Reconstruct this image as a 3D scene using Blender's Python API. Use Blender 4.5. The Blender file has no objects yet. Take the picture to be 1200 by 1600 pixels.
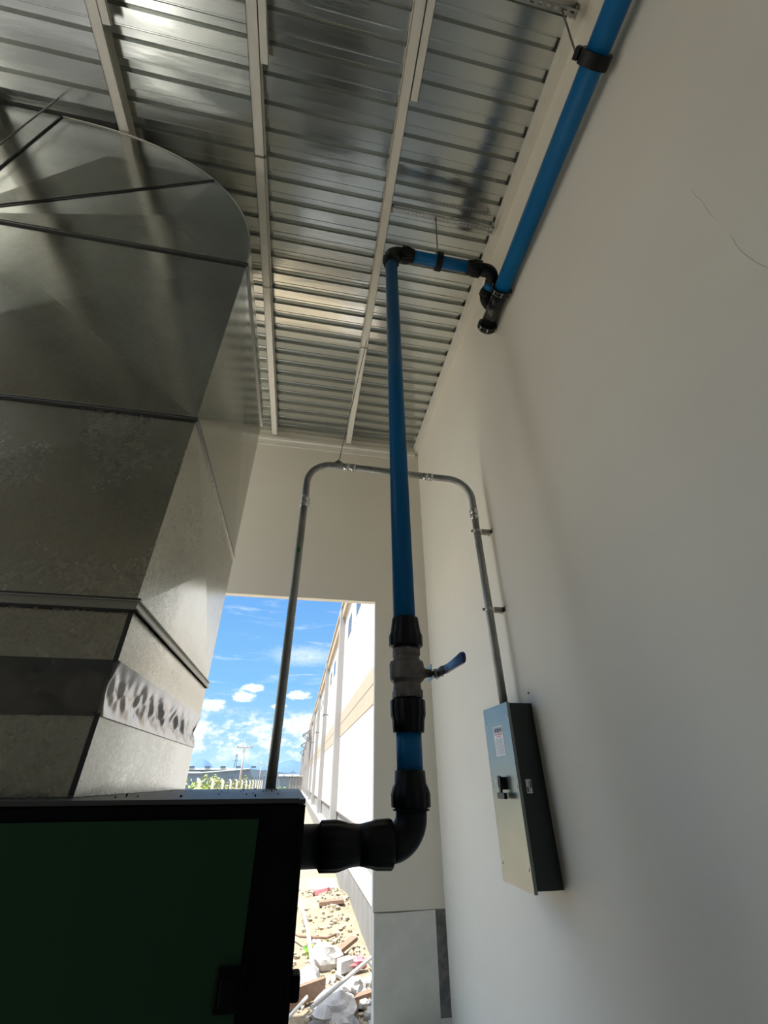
import bpy, bmesh, math, random
from math import sin, cos, pi, radians as R, sqrt, atan2
from mathutils import Vector as V, Matrix, noise

sc = bpy.context.scene
H = 1.9                                   # camera height; all coordinates below are written relative to the camera height

# ------------------------------------------------------------------ camera
cd = bpy.data.cameras.new('camera'); cam = bpy.data.objects.new('camera', cd); sc.collection.objects.link(cam)
PITCH, YAW, ROLL = 0.568915, 0.181857, -0.0045978
fw = V((sin(YAW)*cos(PITCH), cos(YAW)*cos(PITCH), sin(PITCH)))
rt = V((cos(YAW), -sin(YAW), 0)); up = rt.cross(fw)
r2 = rt*cos(ROLL) + up*sin(ROLL); u2 = up*cos(ROLL) - rt*sin(ROLL)
m = Matrix((( r2.x, u2.x, -fw.x, 0), (r2.y, u2.y, -fw.y, 0), (r2.z, u2.z, -fw.z, H), (0, 0, 0, 1)))
cam.matrix_world = m
cd.sensor_fit = 'VERTICAL'; cd.sensor_height = 32; cd.lens = 656.8/1600*32
cd.clip_start = 0.05; cd.clip_end = 9000
sc.camera = cam

# ------------------------------------------------------------------ exposure
vs = sc.view_settings
sc.display_settings.display_device = 'sRGB'
vs.view_transform = 'Standard'; vs.look = 'None'; vs.gamma = 1; vs.use_curve_mapping = False
vs.exposure = 1.75

# ------------------------------------------------------------------ sun
SUN_DIR = V((-0.36, -0.13, 0.92)).normalized()
sl = bpy.data.lights.new('sun', 'SUN'); sl.energy = 3.3; sl.angle = R(0.53); sl.color = (1, 0.96, 0.9)
so = bpy.data.objects.new('sun', sl); sc.collection.objects.link(so)
so.rotation_euler = SUN_DIR.to_track_quat('Z', 'Y').to_euler(); so.location = (0, 0, 30)

# ------------------------------------------------------------------ node helpers
class NT:
    def __init__(s, tree): s.t = tree; s.n = tree.nodes; s.l = tree.links
    def new(s, typ, **kw):
        nd = s.n.new(typ)
        for k, v in kw.items(): setattr(nd, k, v)
        return nd
    def put(s, sock, v):
        if isinstance(v, bpy.types.NodeSocket): s.l.new(v, sock)
        elif v is not None: sock.default_value = v
    def math(s, op, a, b=None, c=None, clamp=False):
        nd = s.new('ShaderNodeMath', operation=op, use_clamp=clamp)
        s.put(nd.inputs[0], a); s.put(nd.inputs[1], b); s.put(nd.inputs[2], c)
        return nd.outputs[0]
    def sstep(s, v, lo, hi, a=0.0, b=1.0):
        nd = s.new('ShaderNodeMapRange', interpolation_type='SMOOTHSTEP')
        s.put(nd.inputs[0], v); s.put(nd.inputs[1], lo); s.put(nd.inputs[2], hi); s.put(nd.inputs[3], a); s.put(nd.inputs[4], b)
        return nd.outputs[0]
    def mix(s, f, a, b, mode='MIX'):
        nd = s.new('ShaderNodeMix', data_type='RGBA', blend_type=mode)
        s.put(nd.inputs[0], f)
        for k, v in ((6, a), (7, b)):
            if isinstance(v, (tuple, list)): v = tuple(v)+(1,) if len(v) == 3 else v
            s.put(nd.inputs[k], v)
        return nd.outputs[2]
    def noise(s, vec, scale, detail=3, rough=0.5, dist=0.0):
        nd = s.new('ShaderNodeTexNoise'); s.put(nd.inputs['Vector'], vec)
        nd.inputs['Scale'].default_value = scale; nd.inputs['Detail'].default_value = detail
        nd.inputs['Roughness'].default_value = rough; nd.inputs['Distortion'].default_value = dist
        return nd.outputs[0]

# ------------------------------------------------------------------ world: blue sky with cumulus towards the horizon
w = bpy.data.worlds.new('world'); sc.world = w; w.use_nodes = True
T = NT(w.node_tree); T.n.clear()
tc = T.new('ShaderNodeTexCoord'); sep = T.new('ShaderNodeSeparateXYZ'); T.l.new(tc.outputs['Generated'], sep.inputs[0])
X, Y, Z = sep.outputs
az = T.math('ARCTAN2', X, Y); el = T.math('ARCSINE', Z)
ramp = T.new('ShaderNodeValToRGB'); T.l.new(T.math('MULTIPLY_ADD', el, 1/1.6, 0.05), ramp.inputs[0])
e = ramp.color_ramp.elements
e[0].position = 0.0; e[0].color = (0.34, 0.42, 0.48, 1)
e[1].position = 1.0; e[1].color = (0.06, 0.16, 0.42, 1)
for p, c in ((0.05, (0.30, 0.45, 0.58)), (0.10, (0.20, 0.36, 0.50)), (0.16, (0.125, 0.29, 0.48)), (0.28, (0.085, 0.22, 0.46)), (0.5, (0.07, 0.18, 0.42))):
    q = e.new(p); q.color = c+(1,)
cmb = T.new('ShaderNodeCombineXYZ'); T.l.new(az, cmb.inputs[0]); T.l.new(T.math('MULTIPLY', el, 1.8), cmb.inputs[1])
ae = cmb.outputs[0]
n1 = T.noise(ae, 22, 6, 0.6); n2 = T.noise(ae, 60, 5, 0.62); n3 = T.noise(ae, 7, 4, 0.6)
# bank of cumulus near the horizon
bank = T.sstep(el, 0.10, 0.135, 1.0, 0.0)
lowfade = T.sstep(el, 0.02, 0.06)
bk = T.math('MULTIPLY', T.math('MULTIPLY', T.sstep(n1, 0.42, 0.62), bank), lowfade)
# separate small clouds
def blob(a, b, ra, rb, soft=0.55):
    da = T.math('DIVIDE', T.math('SUBTRACT', az, a), ra); db = T.math('DIVIDE', T.math('SUBTRACT', el, b), rb)
    d = T.math('ADD', T.math('MULTIPLY', da, da), T.math('MULTIPLY', db, db))
    d = T.math('ADD', T.math('SQRT', d), T.math('MULTIPLY', T.math('SUBTRACT', n2, 0.5), 2.2))
    return T.sstep(d, 1.0-soft/2, 1.0+soft/2, 1.0, 0.0)
cl = bk
for args in ((-0.122, 0.149, 0.022, 0.0095), (-0.103, 0.166, 0.022, 0.008), (-0.178, 0.131, 0.024, 0.0115), (-0.007, 0.1555, 0.024, 0.008), (-0.045, 0.133, 0.014, 0.006), (0.03, 0.10, 0.07, 0.02)):
    cl = T.math('MAXIMUM', cl, blob(*args))
# thin cirrus
mp = T.new('ShaderNodeMapping'); mp.inputs['Scale'].default_value = (3.5, 16, 1); mp.inputs['Rotation'].default_value = (0, 0, 0.12)
T.l.new(ae, mp.inputs[0])
cir = T.math('MULTIPLY', T.sstep(T.noise(mp.outputs[0], 1.8, 6, 0.66, 0.6), 0.52, 0.78), 0.42)
wisp = T.math('MULTIPLY', blob(0.0, 0.236, 0.06, 0.016, 1.5), 0.5)
cl = T.math('MAXIMUM', cl, T.math('MAXIMUM', cir, wisp))
fill_cloud = T.math('MULTIPLY', T.sstep(n3, 0.40, 0.58), T.sstep(el, 0.45, 0.7, 0.0, 0.9))   # unseen overhead cloud, brightened to add light indoors
up_ = T.sstep(Z, -0.005, 0.005)
cl = T.math('MULTIPLY', cl, up_)
ccol = T.mix(T.sstep(n2, 0.38, 0.6), (0.42, 0.50, 0.58), (0.64, 0.66, 0.68))
skyc = T.mix(cl, ramp.outputs[0], ccol)
skyc = T.mix(fill_cloud, skyc, (1.95, 1.92, 1.84))
skyc = T.mix(up_, (0.30, 0.26, 0.20), skyc)
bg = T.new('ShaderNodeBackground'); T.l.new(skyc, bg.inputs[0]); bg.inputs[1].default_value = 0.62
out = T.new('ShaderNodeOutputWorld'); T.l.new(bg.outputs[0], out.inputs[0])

# ------------------------------------------------------------------ materials
def mat(name, color, rough=0.5, metal=0.0, spec=0.5, var=None, vscale=4.0, bump=0.0, bscale=30.0, bdist=0.01, rvar=0.0, detail=4, stretch=None, coat=0.0, fn=None):
    mt = bpy.data.materials.new(name); mt.use_nodes = True; t = NT(mt.node_tree); b = t.n['Principled BSDF']
    b.inputs['Base Color'].default_value = tuple(color)+(1,); b.inputs['Roughness'].default_value = rough
    b.inputs['Metallic'].default_value = metal; b.inputs['Specular IOR Level'].default_value = spec
    b.inputs['Coat Weight'].default_value = coat; b.inputs['Coat Roughness'].default_value = 0.15
    c = t.new('ShaderNodeTexCoord').outputs['Object']
    if stretch:
        mpn = t.new('ShaderNodeMapping'); mpn.inputs['Scale'].default_value = stretch; t.l.new(c, mpn.inputs[0]); c = mpn.outputs[0]
    if var is not None:
        f = t.sstep(t.noise(c, vscale, detail, 0.6), 0.3, 0.7)
        t.l.new(t.mix(f, color, var), b.inputs['Base Color'])
    if rvar:
        t.l.new(t.sstep(t.noise(c, vscale*1.7, detail, 0.6), 0.3, 0.7, rough-rvar, rough+rvar), b.inputs['Roughness'])
    if bump:
        bn = t.new('ShaderNodeBump'); bn.inputs['Strength'].default_value = bump; bn.inputs['Distance'].default_value = bdist
        t.l.new(t.noise(c, bscale, 4, 0.55), bn.inputs['Height']); t.l.new(bn.outputs[0], b.inputs['Normal'])
    if fn: fn(t, b, c)
    return mt

def plaster_fn(t, b, c):
    # trowelled plaster: broad waviness, fine sand grain, faint trowel arcs
    n_a = t.noise(c, 1.6, 3, 0.5); n_b = t.noise(c, 55, 3, 0.6); n_c = t.noise(c, 9, 5, 0.6, 1.2)
    hgt = t.math('ADD', t.math('MULTIPLY', n_a, 2.2), t.math('ADD', t.math('MULTIPLY', n_b, 0.10), t.math('MULTIPLY', n_c, 0.18)))
    bn = t.new('ShaderNodeBump'); bn.inputs['Strength'].default_value = 0.55; bn.inputs['Distance'].default_value = 0.008
    t.l.new(hgt, bn.inputs['Height']); t.l.new(bn.outputs[0], b.inputs['Normal'])
M = {}
M['wall'] = mat('painted_plaster', (0.86, 0.825, 0.725), 0.62, var=(0.84, 0.80, 0.70), vscale=1.3, fn=plaster_fn)
M['front_wall'] = mat('painted_front_plaster', (0.80, 0.755, 0.65), 0.7, var=(0.78, 0.735, 0.63), vscale=1.2, bump=0.25, bscale=25, bdist=0.004)
M['jamb'] = mat('jamb_plaster', (0.80, 0.78, 0.74), 0.8, bump=0.4, bscale=18, bdist=0.006)
M['block'] = mat('cement_skim', (0.78, 0.77, 0.70), 0.75, var=(0.70, 0.69, 0.63), vscale=5, bump=0.4, bscale=40, bdist=0.003)
M['floor'] = mat('concrete_floor', (0.64, 0.63, 0.59), 0.6, var=(0.57, 0.56, 0.52), vscale=2, bump=0.2, bscale=60, bdist=0.002)
M['slot'] = mat('slot_cement', (0.28, 0.27, 0.26), 0.85, var=(0.14, 0.14, 0.14), vscale=9)
def galv_maker(lo, hi, spang, stain, bmp):
    def galv_fn(t, b, c):
        vo = t.new('ShaderNodeTexVoronoi'); t.l.new(c, vo.inputs['Vector']); vo.inputs['Scale'].default_value = 80
        sp = t.new('ShaderNodeSeparateColor'); t.l.new(vo.outputs['Color'], sp.inputs[0])
        big = t.noise(c, 1.6, 4, 0.6)
        r = t.math('ADD', t.math('MULTIPLY', sp.outputs[0], spang), t.sstep(big, 0.3, 0.7, lo, hi))
        t.l.new(r, b.inputs['Roughness'])
        cc = t.mix(t.math('MULTIPLY', sp.outputs[1], 0.4), (0.44, 0.455, 0.425), (0.56, 0.575, 0.54))
        st = t.sstep(t.noise(c, 13, 7, 0.72), 0.42, 0.75)
        t.l.new(t.mix(t.math('MULTIPLY', st, stain), cc, (0.40, 0.375, 0.30)), b.inputs['Base Color'])
        bn = t.new('ShaderNodeBump'); bn.inputs['Strength'].default_value = bmp; bn.inputs['Distance'].default_value = 0.010
        t.l.new(t.noise(c, 1.7, 2, 0.5), bn.inputs['Height']); t.l.new(bn.outputs[0], b.inputs['Normal'])
    return galv_fn
M['galv'] = mat('galvanised_sheet', (0.6, 0.6, 0.57), 0.2, 1.0, fn=galv_maker(0.12, 0.22, 0.04, 0.18, 0.22))
M['galvd'] = mat('dusty_galvanised_sheet', (0.6, 0.6, 0.57), 0.3, 1.0, fn=galv_maker(0.19, 0.27, 0.05, 0.30, 0.14))
def deck_fn(t, b, c):
    mpn = t.new('ShaderNodeMapping'); mpn.inputs['Scale'].default_value = (0.5, 3.0, 3.0); t.l.new(c, mpn.inputs[0]); v = mpn.outputs[0]
    big = t.noise(v, 1.2, 4, 0.6); spk = t.sstep(t.noise(c, 26, 6, 0.75), 0.60, 0.70); zone = t.sstep(t.noise(v, 2.3, 3, 0.5), 0.52, 0.66)
    t.l.new(t.sstep(big, 0.3, 0.7, 0.11, 0.22), b.inputs['Roughness'])
    d = t.math('MULTIPLY', t.math('MULTIPLY', spk, zone), 0.55)
    t.l.new(t.mix(d, (0.62, 0.64, 0.61), (0.25, 0.24, 0.20)), b.inputs['Base Color'])
    bn = t.new('ShaderNodeBump'); bn.inputs['Strength'].default_value = 0.30; bn.inputs['Distance'].default_value = 0.006
    t.l.new(t.noise(v, 3.0, 3, 0.5), bn.inputs['Height']); t.l.new(bn.outputs[0], b.inputs['Normal'])
M['deck'] = mat('galvanised_roof_deck', (0.62, 0.64, 0.61), 0.22, 0.88, fn=deck_fn)
M['flange'] = mat('duct_flange_steel', (0.40, 0.40, 0.37), 0.4, 1.0)
M['seal'] = mat('dark_sealant', (0.03, 0.03, 0.028), 0.6)
M['canvas'] = mat('grey_flexible_canvas', (0.040, 0.039, 0.041), 0.25, spec=1.0, coat=1.0, bump=0.3, bscale=60, bdist=0.002)
M['purlin'] = mat('white_painted_steel', (0.80, 0.78, 0.70), 0.45, var=(0.76, 0.74, 0.66), vscale=6)
M['blue'] = mat('blue_pipe_paint', (0.002, 0.115, 0.30), 0.36, spec=0.22, var=(0.003, 0.125, 0.32), vscale=3)
M['black'] = mat('black_plastic', (0.005, 0.005, 0.006), 0.42, spec=0.22)
M['blackgloss'] = mat('black_glossy_fitting', (0.010, 0.010, 0.011), 0.25, spec=0.5)
M['valve'] = mat('cast_valve_metal', (0.17, 0.155, 0.145), 0.55, 0.45, var=(0.13, 0.12, 0.11), vscale=30, bump=0.15, bscale=120, bdist=0.001)
M['steel'] = mat('bright_steel', (0.6, 0.6, 0.58), 0.28, 1.0)
M['dsteel'] = mat('dull_steel', (0.30, 0.29, 0.26), 0.4, 1.0)
M['hblue'] = mat('dark_blue_sleeve', (0.012, 0.025, 0.11), 0.22, spec=0.6)
M['conduit'] = mat('galvanised_conduit', (0.40, 0.41, 0.39), 0.42, 0.35, var=(0.28, 0.29, 0.28), vscale=22, stretch=(1, 1, 0.3), bump=0.12, bscale=50, bdist=0.001)
M['green_tape'] = mat('green_mark', (0.02, 0.25, 0.06), 0.6)
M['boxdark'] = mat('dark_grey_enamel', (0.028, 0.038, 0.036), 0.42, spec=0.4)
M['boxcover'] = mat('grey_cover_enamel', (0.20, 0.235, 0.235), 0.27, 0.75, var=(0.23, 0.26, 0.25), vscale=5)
M['label'] = mat('white_label', (0.88, 0.89, 0.90), 0.5)
M['lgrey'] = mat('grey_print', (0.30, 0.34, 0.38), 0.5)
M['lred'] = mat('red_print', (0.65, 0.32, 0.33), 0.5)
M['lblack'] = mat('black_print', (0.02, 0.02, 0.02), 0.5)
M['cabblack'] = mat('black_cabinet_paint', (0.0035, 0.0035, 0.004), 0.6, spec=0.08)
M['cabtop'] = mat('grey_cabinet_roof', (0.05, 0.053, 0.056), 0.5, 0.2, var=(0.042, 0.044, 0.047), vscale=6)
M['green'] = mat('dark_green_panel', (0.018, 0.050, 0.024), 0.6, spec=0.10)
M['dust'] = mat('dark_crumbs', (0.02, 0.018, 0.015), 0.9)
M['strut'] = mat('zinc_strut', (0.50, 0.50, 0.48), 0.35, 0.9)
# outdoors
def soil_fn(t, b, c):
    a = t.sstep(t.noise(c, 0.9, 6, 0.65), 0.35, 0.65); s = t.sstep(t.noise(c, 14, 6, 0.7), 0.4, 0.7)
    c1 = t.mix(a, (0.32, 0.26, 0.175), (0.40, 0.335, 0.24)); t.l.new(t.mix(s, c1, (0.25, 0.205, 0.145)), b.inputs['Base Color'])
    bn = t.new('ShaderNodeBump'); bn.inputs['Strength'].default_value = 0.8; bn.inputs['Distance'].default_value = 0.05
    t.l.new(t.noise(c, 12, 8, 0.7), bn.inputs['Height']); t.l.new(bn.outputs[0], b.inputs['Normal'])
M['soil'] = mat('sandy_soil', (0.55, 0.45, 0.3), 0.95, fn=soil_fn)
M['rock'] = mat('pale_rubble', (0.44, 0.39, 0.30), 0.9, var=(0.30, 0.25, 0.17), vscale=12, bump=0.5, bscale=30, bdist=0.01)
M['white_rubble'] = mat('white_plaster_rubble', (0.60, 0.59, 0.585), 0.9, var=(0.46, 0.45, 0.45), vscale=9, bump=0.6, bscale=16, bdist=0.02)
M['wood'] = mat('weathered_wood', (0.27, 0.18, 0.125), 0.8, var=(0.20, 0.13, 0.09), vscale=6, stretch=(1, 8, 8))
M['pipeg'] = mat('scrap_tube', (0.46, 0.40, 0.42), 0.6, var=(0.62, 0.60, 0.60), vscale=3)
M['pvc'] = mat('white_pvc', (0.85, 0.84, 0.82), 0.5)
M['pink'] = mat('pink_scrap', (0.55, 0.19, 0.22), 0.7)
M['gbag'] = mat('green_bag', (0.10, 0.55, 0.12), 0.5, var=(0.55, 0.62, 0.10), vscale=12)
M['facade'] = mat('white_precast_panel', (0.60, 0.59, 0.575), 0.85, var=(0.57, 0.56, 0.55), vscale=0.8, stretch=(1, 3, 0.25))
M['band'] = mat('beige_band', (0.42, 0.36, 0.275), 0.85, var=(0.39, 0.33, 0.25), vscale=2)
M['pil'] = mat('grey_precast_column', (0.33, 0.325, 0.32), 0.85)
M['curb'] = mat('streaky_concrete', (0.27, 0.27, 0.255), 0.9, var=(0.18, 0.18, 0.17), vscale=2.2, stretch=(2, 3, 0.35), bump=0.3, bscale=20)
M['dim_strip'] = mat('dark_reflection_strip', (0.07, 0.07, 0.07), 0.9)
M['bounce_apron'] = mat('pale_bounce_apron', (0.66, 0.63, 0.57), 0.9, var=(0.60, 0.57, 0.51), vscale=1.5)
M['curbtop'] = mat('pale_concrete_top', (0.62, 0.61, 0.58), 0.9)
M['joint'] = mat('dark_joint', (0.20, 0.18, 0.17), 0.9)
M['fglass'] = mat('dark_window_glass', (0.10, 0.12, 0.15), 0.15, spec=0.8)
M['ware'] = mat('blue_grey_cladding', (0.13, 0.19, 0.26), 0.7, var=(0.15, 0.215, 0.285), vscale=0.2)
M['wareroof'] = mat('white_roof_sheet', (0.62, 0.68, 0.72), 0.7)
M['mount'] = mat('haze_tinted_hillside', (0.085, 0.15, 0.26), 1.0, spec=0.0, var=(0.10, 0.17, 0.29), vscale=0.004)  # blue base colour paints in the haze of distance
M['leafa'] = mat('shrub_leaves', (0.15, 0.24, 0.045), 0.8, var=(0.28, 0.35, 0.10), vscale=1.5)
M['leafb'] = mat('dry_shrub_leaves', (0.25, 0.28, 0.10), 0.8, var=(0.18, 0.22, 0.08), vscale=1.5)
M['cpost'] = mat('pale_concrete_post', (0.60, 0.59, 0.54), 0.9)
M['dpost'] = mat('dark_post', (0.10, 0.13, 0.17), 0.8)
M['pole'] = mat('utility_pole_concrete', (0.36, 0.32, 0.30), 0.9)
M['canopy'] = mat('grey_canopy_steel', (0.40, 0.48, 0.48), 0.5, 0.3)

# ------------------------------------------------------------------ mesh builder
class MB:
    def __init__(s): s.v = []; s.f = []; s.sm = []; s.mi = []; s.cur = 0
    def add(s, verts, faces, smooth=False):
        o = len(s.v); s.v += [V(p) for p in verts]
        for f in faces: s.f.append([i+o for i in f]); s.sm.append(smooth); s.mi.append(s.cur)
        return s
    def box(s, x0, x1, y0, y1, z0, z1):
        vs_ = [(x, y, z) for z in (z0, z1) for y in (y0, y1) for x in (x0, x1)]
        return s.add(vs_, [(0, 2, 3, 1), (4, 5, 7, 6), (0, 1, 5, 4), (2, 6, 7, 3), (0, 4, 6, 2), (1, 3, 7, 5)])
    def obox(s, c, ax, ay, az, hx, hy, hz):
        c = V(c); ax, ay, az = V(ax).normalized(), V(ay).normalized(), V(az).normalized()
        vs_ = [c+ax*(x*hx)+ay*(y*hy)+az*(z*hz) for z in (-1, 1) for y in (-1, 1) for x in (-1, 1)]
        return s.add(vs_, [(0, 2, 3, 1), (4, 5, 7, 6), (0, 1, 5, 4), (2, 6, 7, 3), (0, 4, 6, 2), (1, 3, 7, 5)])
    def beam(s, a, b, w_, h_, upv=(0, 0, 1)):
        a, b = V(a), V(b); d = (b-a).normalized(); sd = d.cross(V(upv))
        if sd.length < 1e-4: sd = d.cross(V((1, 0, 0)))
        sd.normalize(); u = sd.cross(d)
        return s.obox((a+b)/2, d, sd, u, (b-a).length/2, w_/2, h_/2)
    def quad(s, *p): return s.add(p, [tuple(range(len(p)))])
    def lathe(s, a, b, prof, seg=32, flute=None, smooth=True):
        """prof = [(t in metres along a->b, radius[, fluted])]"""
        a, b = V(a), V(b); d = (b-a).normalized()
        h = V((0, 0, 1)) if abs(d.z) < .9 else V((1, 0, 0))
        u = d.cross(h).normalized(); v = d.cross(u)
        vs_, fs = [], []
        for pr in prof:
            t, r = pr[0], pr[1]; fl = flute if (len(pr) > 2 and pr[2]) else None
            for k in range(seg):
                an = 2*pi*k/seg; rr = r
                if fl: rr = r*(1-fl[1]*(0.5-0.5*cos(an*fl[0])))
                vs_.append(a+d*t+(u*cos(an)+v*sin(an))*rr)
        n = len(prof)
        for i in range(n-1):
            for k in range(seg):
                k2 = (k+1) % seg; fs.append((i*seg+k, i*seg+k2, (i+1)*seg+k2, (i+1)*seg+k))
        s.add(vs_, fs, smooth)
        o = len(s.v)-n*seg
        s.f.append([o+k for k in reversed(range(seg))]); s.sm.append(False); s.mi.append(s.cur)
        s.f.append([o+(n-1)*seg+k for k in range(seg)]); s.sm.append(False); s.mi.append(s.cur)
        return s
    def cyl(s, a, b, r, seg=24): return s.lathe(a, b, [(0, r), ((V(b)-V(a)).length, r)], seg)
    def tube(s, pts, r, seg=16, smooth=True):
        pts = [V(p) for p in pts]; n = len(pts); rs = r if isinstance(r, (list, tuple)) else [r]*n
        t0 = (pts[1]-pts[0]).normalized(); h = V((0, 0, 1)) if abs(t0.z) < .9 else V((1, 0, 0)); u = t0.cross(h).normalized()
        vs_, fs = [], []
        for i, p in enumerate(pts):
            t = (pts[min(i+1, n-1)]-pts[max(i-1, 0)]).normalized(); u = (u-t*u.dot(t)).normalized(); v = t.cross(u)
            for k in range(seg): an = 2*pi*k/seg; vs_.append(p+(u*cos(an)+v*sin(an))*rs[i])
        for i in range(n-1):
            for k in range(seg):
                k2 = (k+1) % seg; fs.append((i*seg+k, i*seg+k2, (i+1)*seg+k2, (i+1)*seg+k))
        s.add(vs_, fs, smooth); o = len(s.v)-n*seg
        for lst in ([o+k for k in reversed(range(seg))], [o+(n-1)*seg+k for k in range(seg)]): s.f.append(lst); s.sm.append(False); s.mi.append(s.cur)
        return s
    def sph(s, c, r, n=8, sc_=(1, 1, 1), rnd=0, seed=0):
        c = V(c); vs_, fs = [], []
        for i in range(n+1):
            th = pi*i/n
            for k in range(2*n):
                ph = pi*k/n; d = V((sin(th)*cos(ph), sin(th)*sin(ph), cos(th)))
                q = 1+(rnd*noise.noise(d*1.7+V((seed*3.1, seed, 0))) if rnd else 0)
                vs_.append(c+V((d.x*sc_[0], d.y*sc_[1], d.z*sc_[2]))*r*q)
        for i in range(n):
            for k in range(2*n):
                k2 = (k+1) % (2*n); fs.append((i*2*n+k, (i+1)*2*n+k, (i+1)*2*n+k2, i*2*n+k2))
        return s.add(vs_, fs, rnd == 0)
    def build(s, name, mats, parent=None, origin=None, bevel=0.0):
        if not isinstance(mats, (list, tuple)): mats = [mats]
        me = bpy.data.meshes.new(name)
        if parent is not None: org = wloc(parent)
        else:
            if origin is None:
                xs = [p.x for p in s.v]; ys = [p.y for p in s.v]; zs = [p.z for p in s.v]
                origin = ((min(xs)+max(xs))/2, (min(ys)+max(ys))/2, min(zs))
            org = V(origin)+V((0, 0, H))
        me.from_pydata([tuple(p+V((0, 0, H))-org) for p in s.v], [], s.f)
        for i, p in enumerate(me.polygons): p.use_smooth = s.sm[i]; p.material_index = s.mi[i]
        for q in mats: me.materials.append(q)
        bm = bmesh.new(); bm.from_mesh(me); bmesh.ops.remove_doubles(bm, verts=bm.verts, dist=1e-6)
        bmesh.ops.recalc_face_normals(bm, faces=bm.faces); bm.to_mesh(me); bm.free(); me.update()
        ob = bpy.data.objects.new(name, me); sc.collection.objects.link(ob)
        if parent is not None: ob.parent = parent
        else: ob.location = org
        if bevel:
            bv = ob.modifiers.new('bevel', 'BEVEL'); bv.width = bevel; bv.segments = 2; bv.limit_method = 'ANGLE'
        return ob
def wloc(o):
    p = V(o.location)
    while o.parent is not None: o = o.parent; p += V(o.location)
    return p
def tag(o, label, cat, group=None, kind=None):
    if label: o['label'] = label
    if cat: o['category'] = cat
    if group: o['group'] = group
    if kind: o['kind'] = kind
    return o
def thing(name, loc, label, cat, group=None):
    o = bpy.data.objects.new(name, None); o.empty_display_size = 0.05; sc.collection.objects.link(o)
    o.location = V(loc)+V((0, 0, H)); return tag(o, label, cat, group)
def struct(name, mb, mt, bevel=0.0, label=None):
    o = mb.build(name, mt, bevel=bevel); o['kind'] = 'structure'
    if label: o['label'] = label
    return o
def arc(c, ax, ay, r, a0, a1, n):
    c, ax, ay = V(c), V(ax), V(ay)
    return [c+ax*(r*cos(a0+(a1-a0)*i/n))+ay*(r*sin(a0+(a1-a0)*i/n)) for i in range(n+1)]
def copy_tree(o, parent=None):
    c = o.copy(); sc.collection.objects.link(c)
    if parent is not None: c.parent = parent
    for ch in [q for q in sc.objects if q.parent == o]: copy_tree(ch, c)
    return c

XR, YF = 1.665, 5.66          # right wall, front wall
XL, YB = -4.3, -6.5           # left side, opened unseen to add daylight; back wall (out of view)
ZF, ZT = -1.9, 5.15           # floor, underside of roof deck pans
OX0, OX1, OZ = -1.9, 0.914, 2.145   # opening in the front wall
ZG = -2.3                     # ground outside

# ================================================================== SETTING
struct('floor', MB().box(XL-.2, XR+.2, YB-.2, YF+.09, ZF-.12, ZF), M['floor'])
wm = MB()
NY, NZ = 2, 2
wm.box(XR, XR+.2, YB, YF, ZF, ZT+.25)
# trowel seam standing a millimetre proud of the plaster, far right
for pts in (((.60, 2.47), (.612, 2.40), (.606, 2.33), (.618, 2.22), (.612, 2.14)), ((.609, 2.02), (.622, 1.95), (.624, 1.88), (.614, 1.78), (.598, 1.70), (.58, 1.66))):
    wm.tube([(XR+.0006, y_, z_) for y_, z_ in pts], [.0005]+[.0032]*(len(pts)-2)+[.0005], 8)
wr = struct('wall_right', wm, M['wall'])
fwm = MB()  # unseen left end left out, letting in extra daylight
fwm.box(OX0, OX0+.25, YF, YF+.1, ZF, OZ)                       # post left of the opening, hidden by the duct
fwm.box(OX0, OX1, YF, YF+.1, OZ, ZT+.25)                   # lintel
fwm.box(OX1, XR, YF, YF+.1, -1.115, ZT+.25)                # pier
struct('wall_front', fwm, M['front_wall'])
struct('wall_front_pier_end', MB().box(OX1-.006, OX1, YF+.004, YF+.09, -1.11, OZ), M['jamb']).name = 'trim_1'
struct('wall_left', MB().box(XL-.2, XL, YB, 0.1, ZF, ZT+.25), M['front_wall'])  # stops short out of view so added daylight comes in
struct('wall_back', MB().box(XL-.2, XR+.2, YB-.2, YB, ZF, ZT+.25), M['front_wall'])
# dado under the pier: lower cement block with an open slot next to the right wall
lb = MB()
prof = [(OX1+.004, -1.125), (1.15, -1.128), (1.35, -1.122), (1.556, -1.118)]
n = len(prof)
vs_ = []
for x, z in prof: vs_ += [(x, YF-.012, z), (x, YF+.12, z), (x, YF-.012, ZF), (x, YF+.12, ZF)]
fs = []
for i in range(n-1):
    a, b = i*4, (i+1)*4; fs += [(a, b, b+1, a+1), (a, a+2, b+2, b), (a+1, b+1, b+3, a+3), (a+2, a+3, b+3, b+2)]
fs += [(0, 1, 3, 2), ((n-1)*4, (n-1)*4+2, (n-1)*4+3, (n-1)*4+1)]
lb.add(vs_, fs); lo = struct('wall_front_base', lb, M['block'], bevel=.004); lo.name = 'trim_2'
struct('trim_3', MB().box(1.556, XR+.2, YF+.09, YF+.13, ZF, -1.0), M['slot'])

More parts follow.
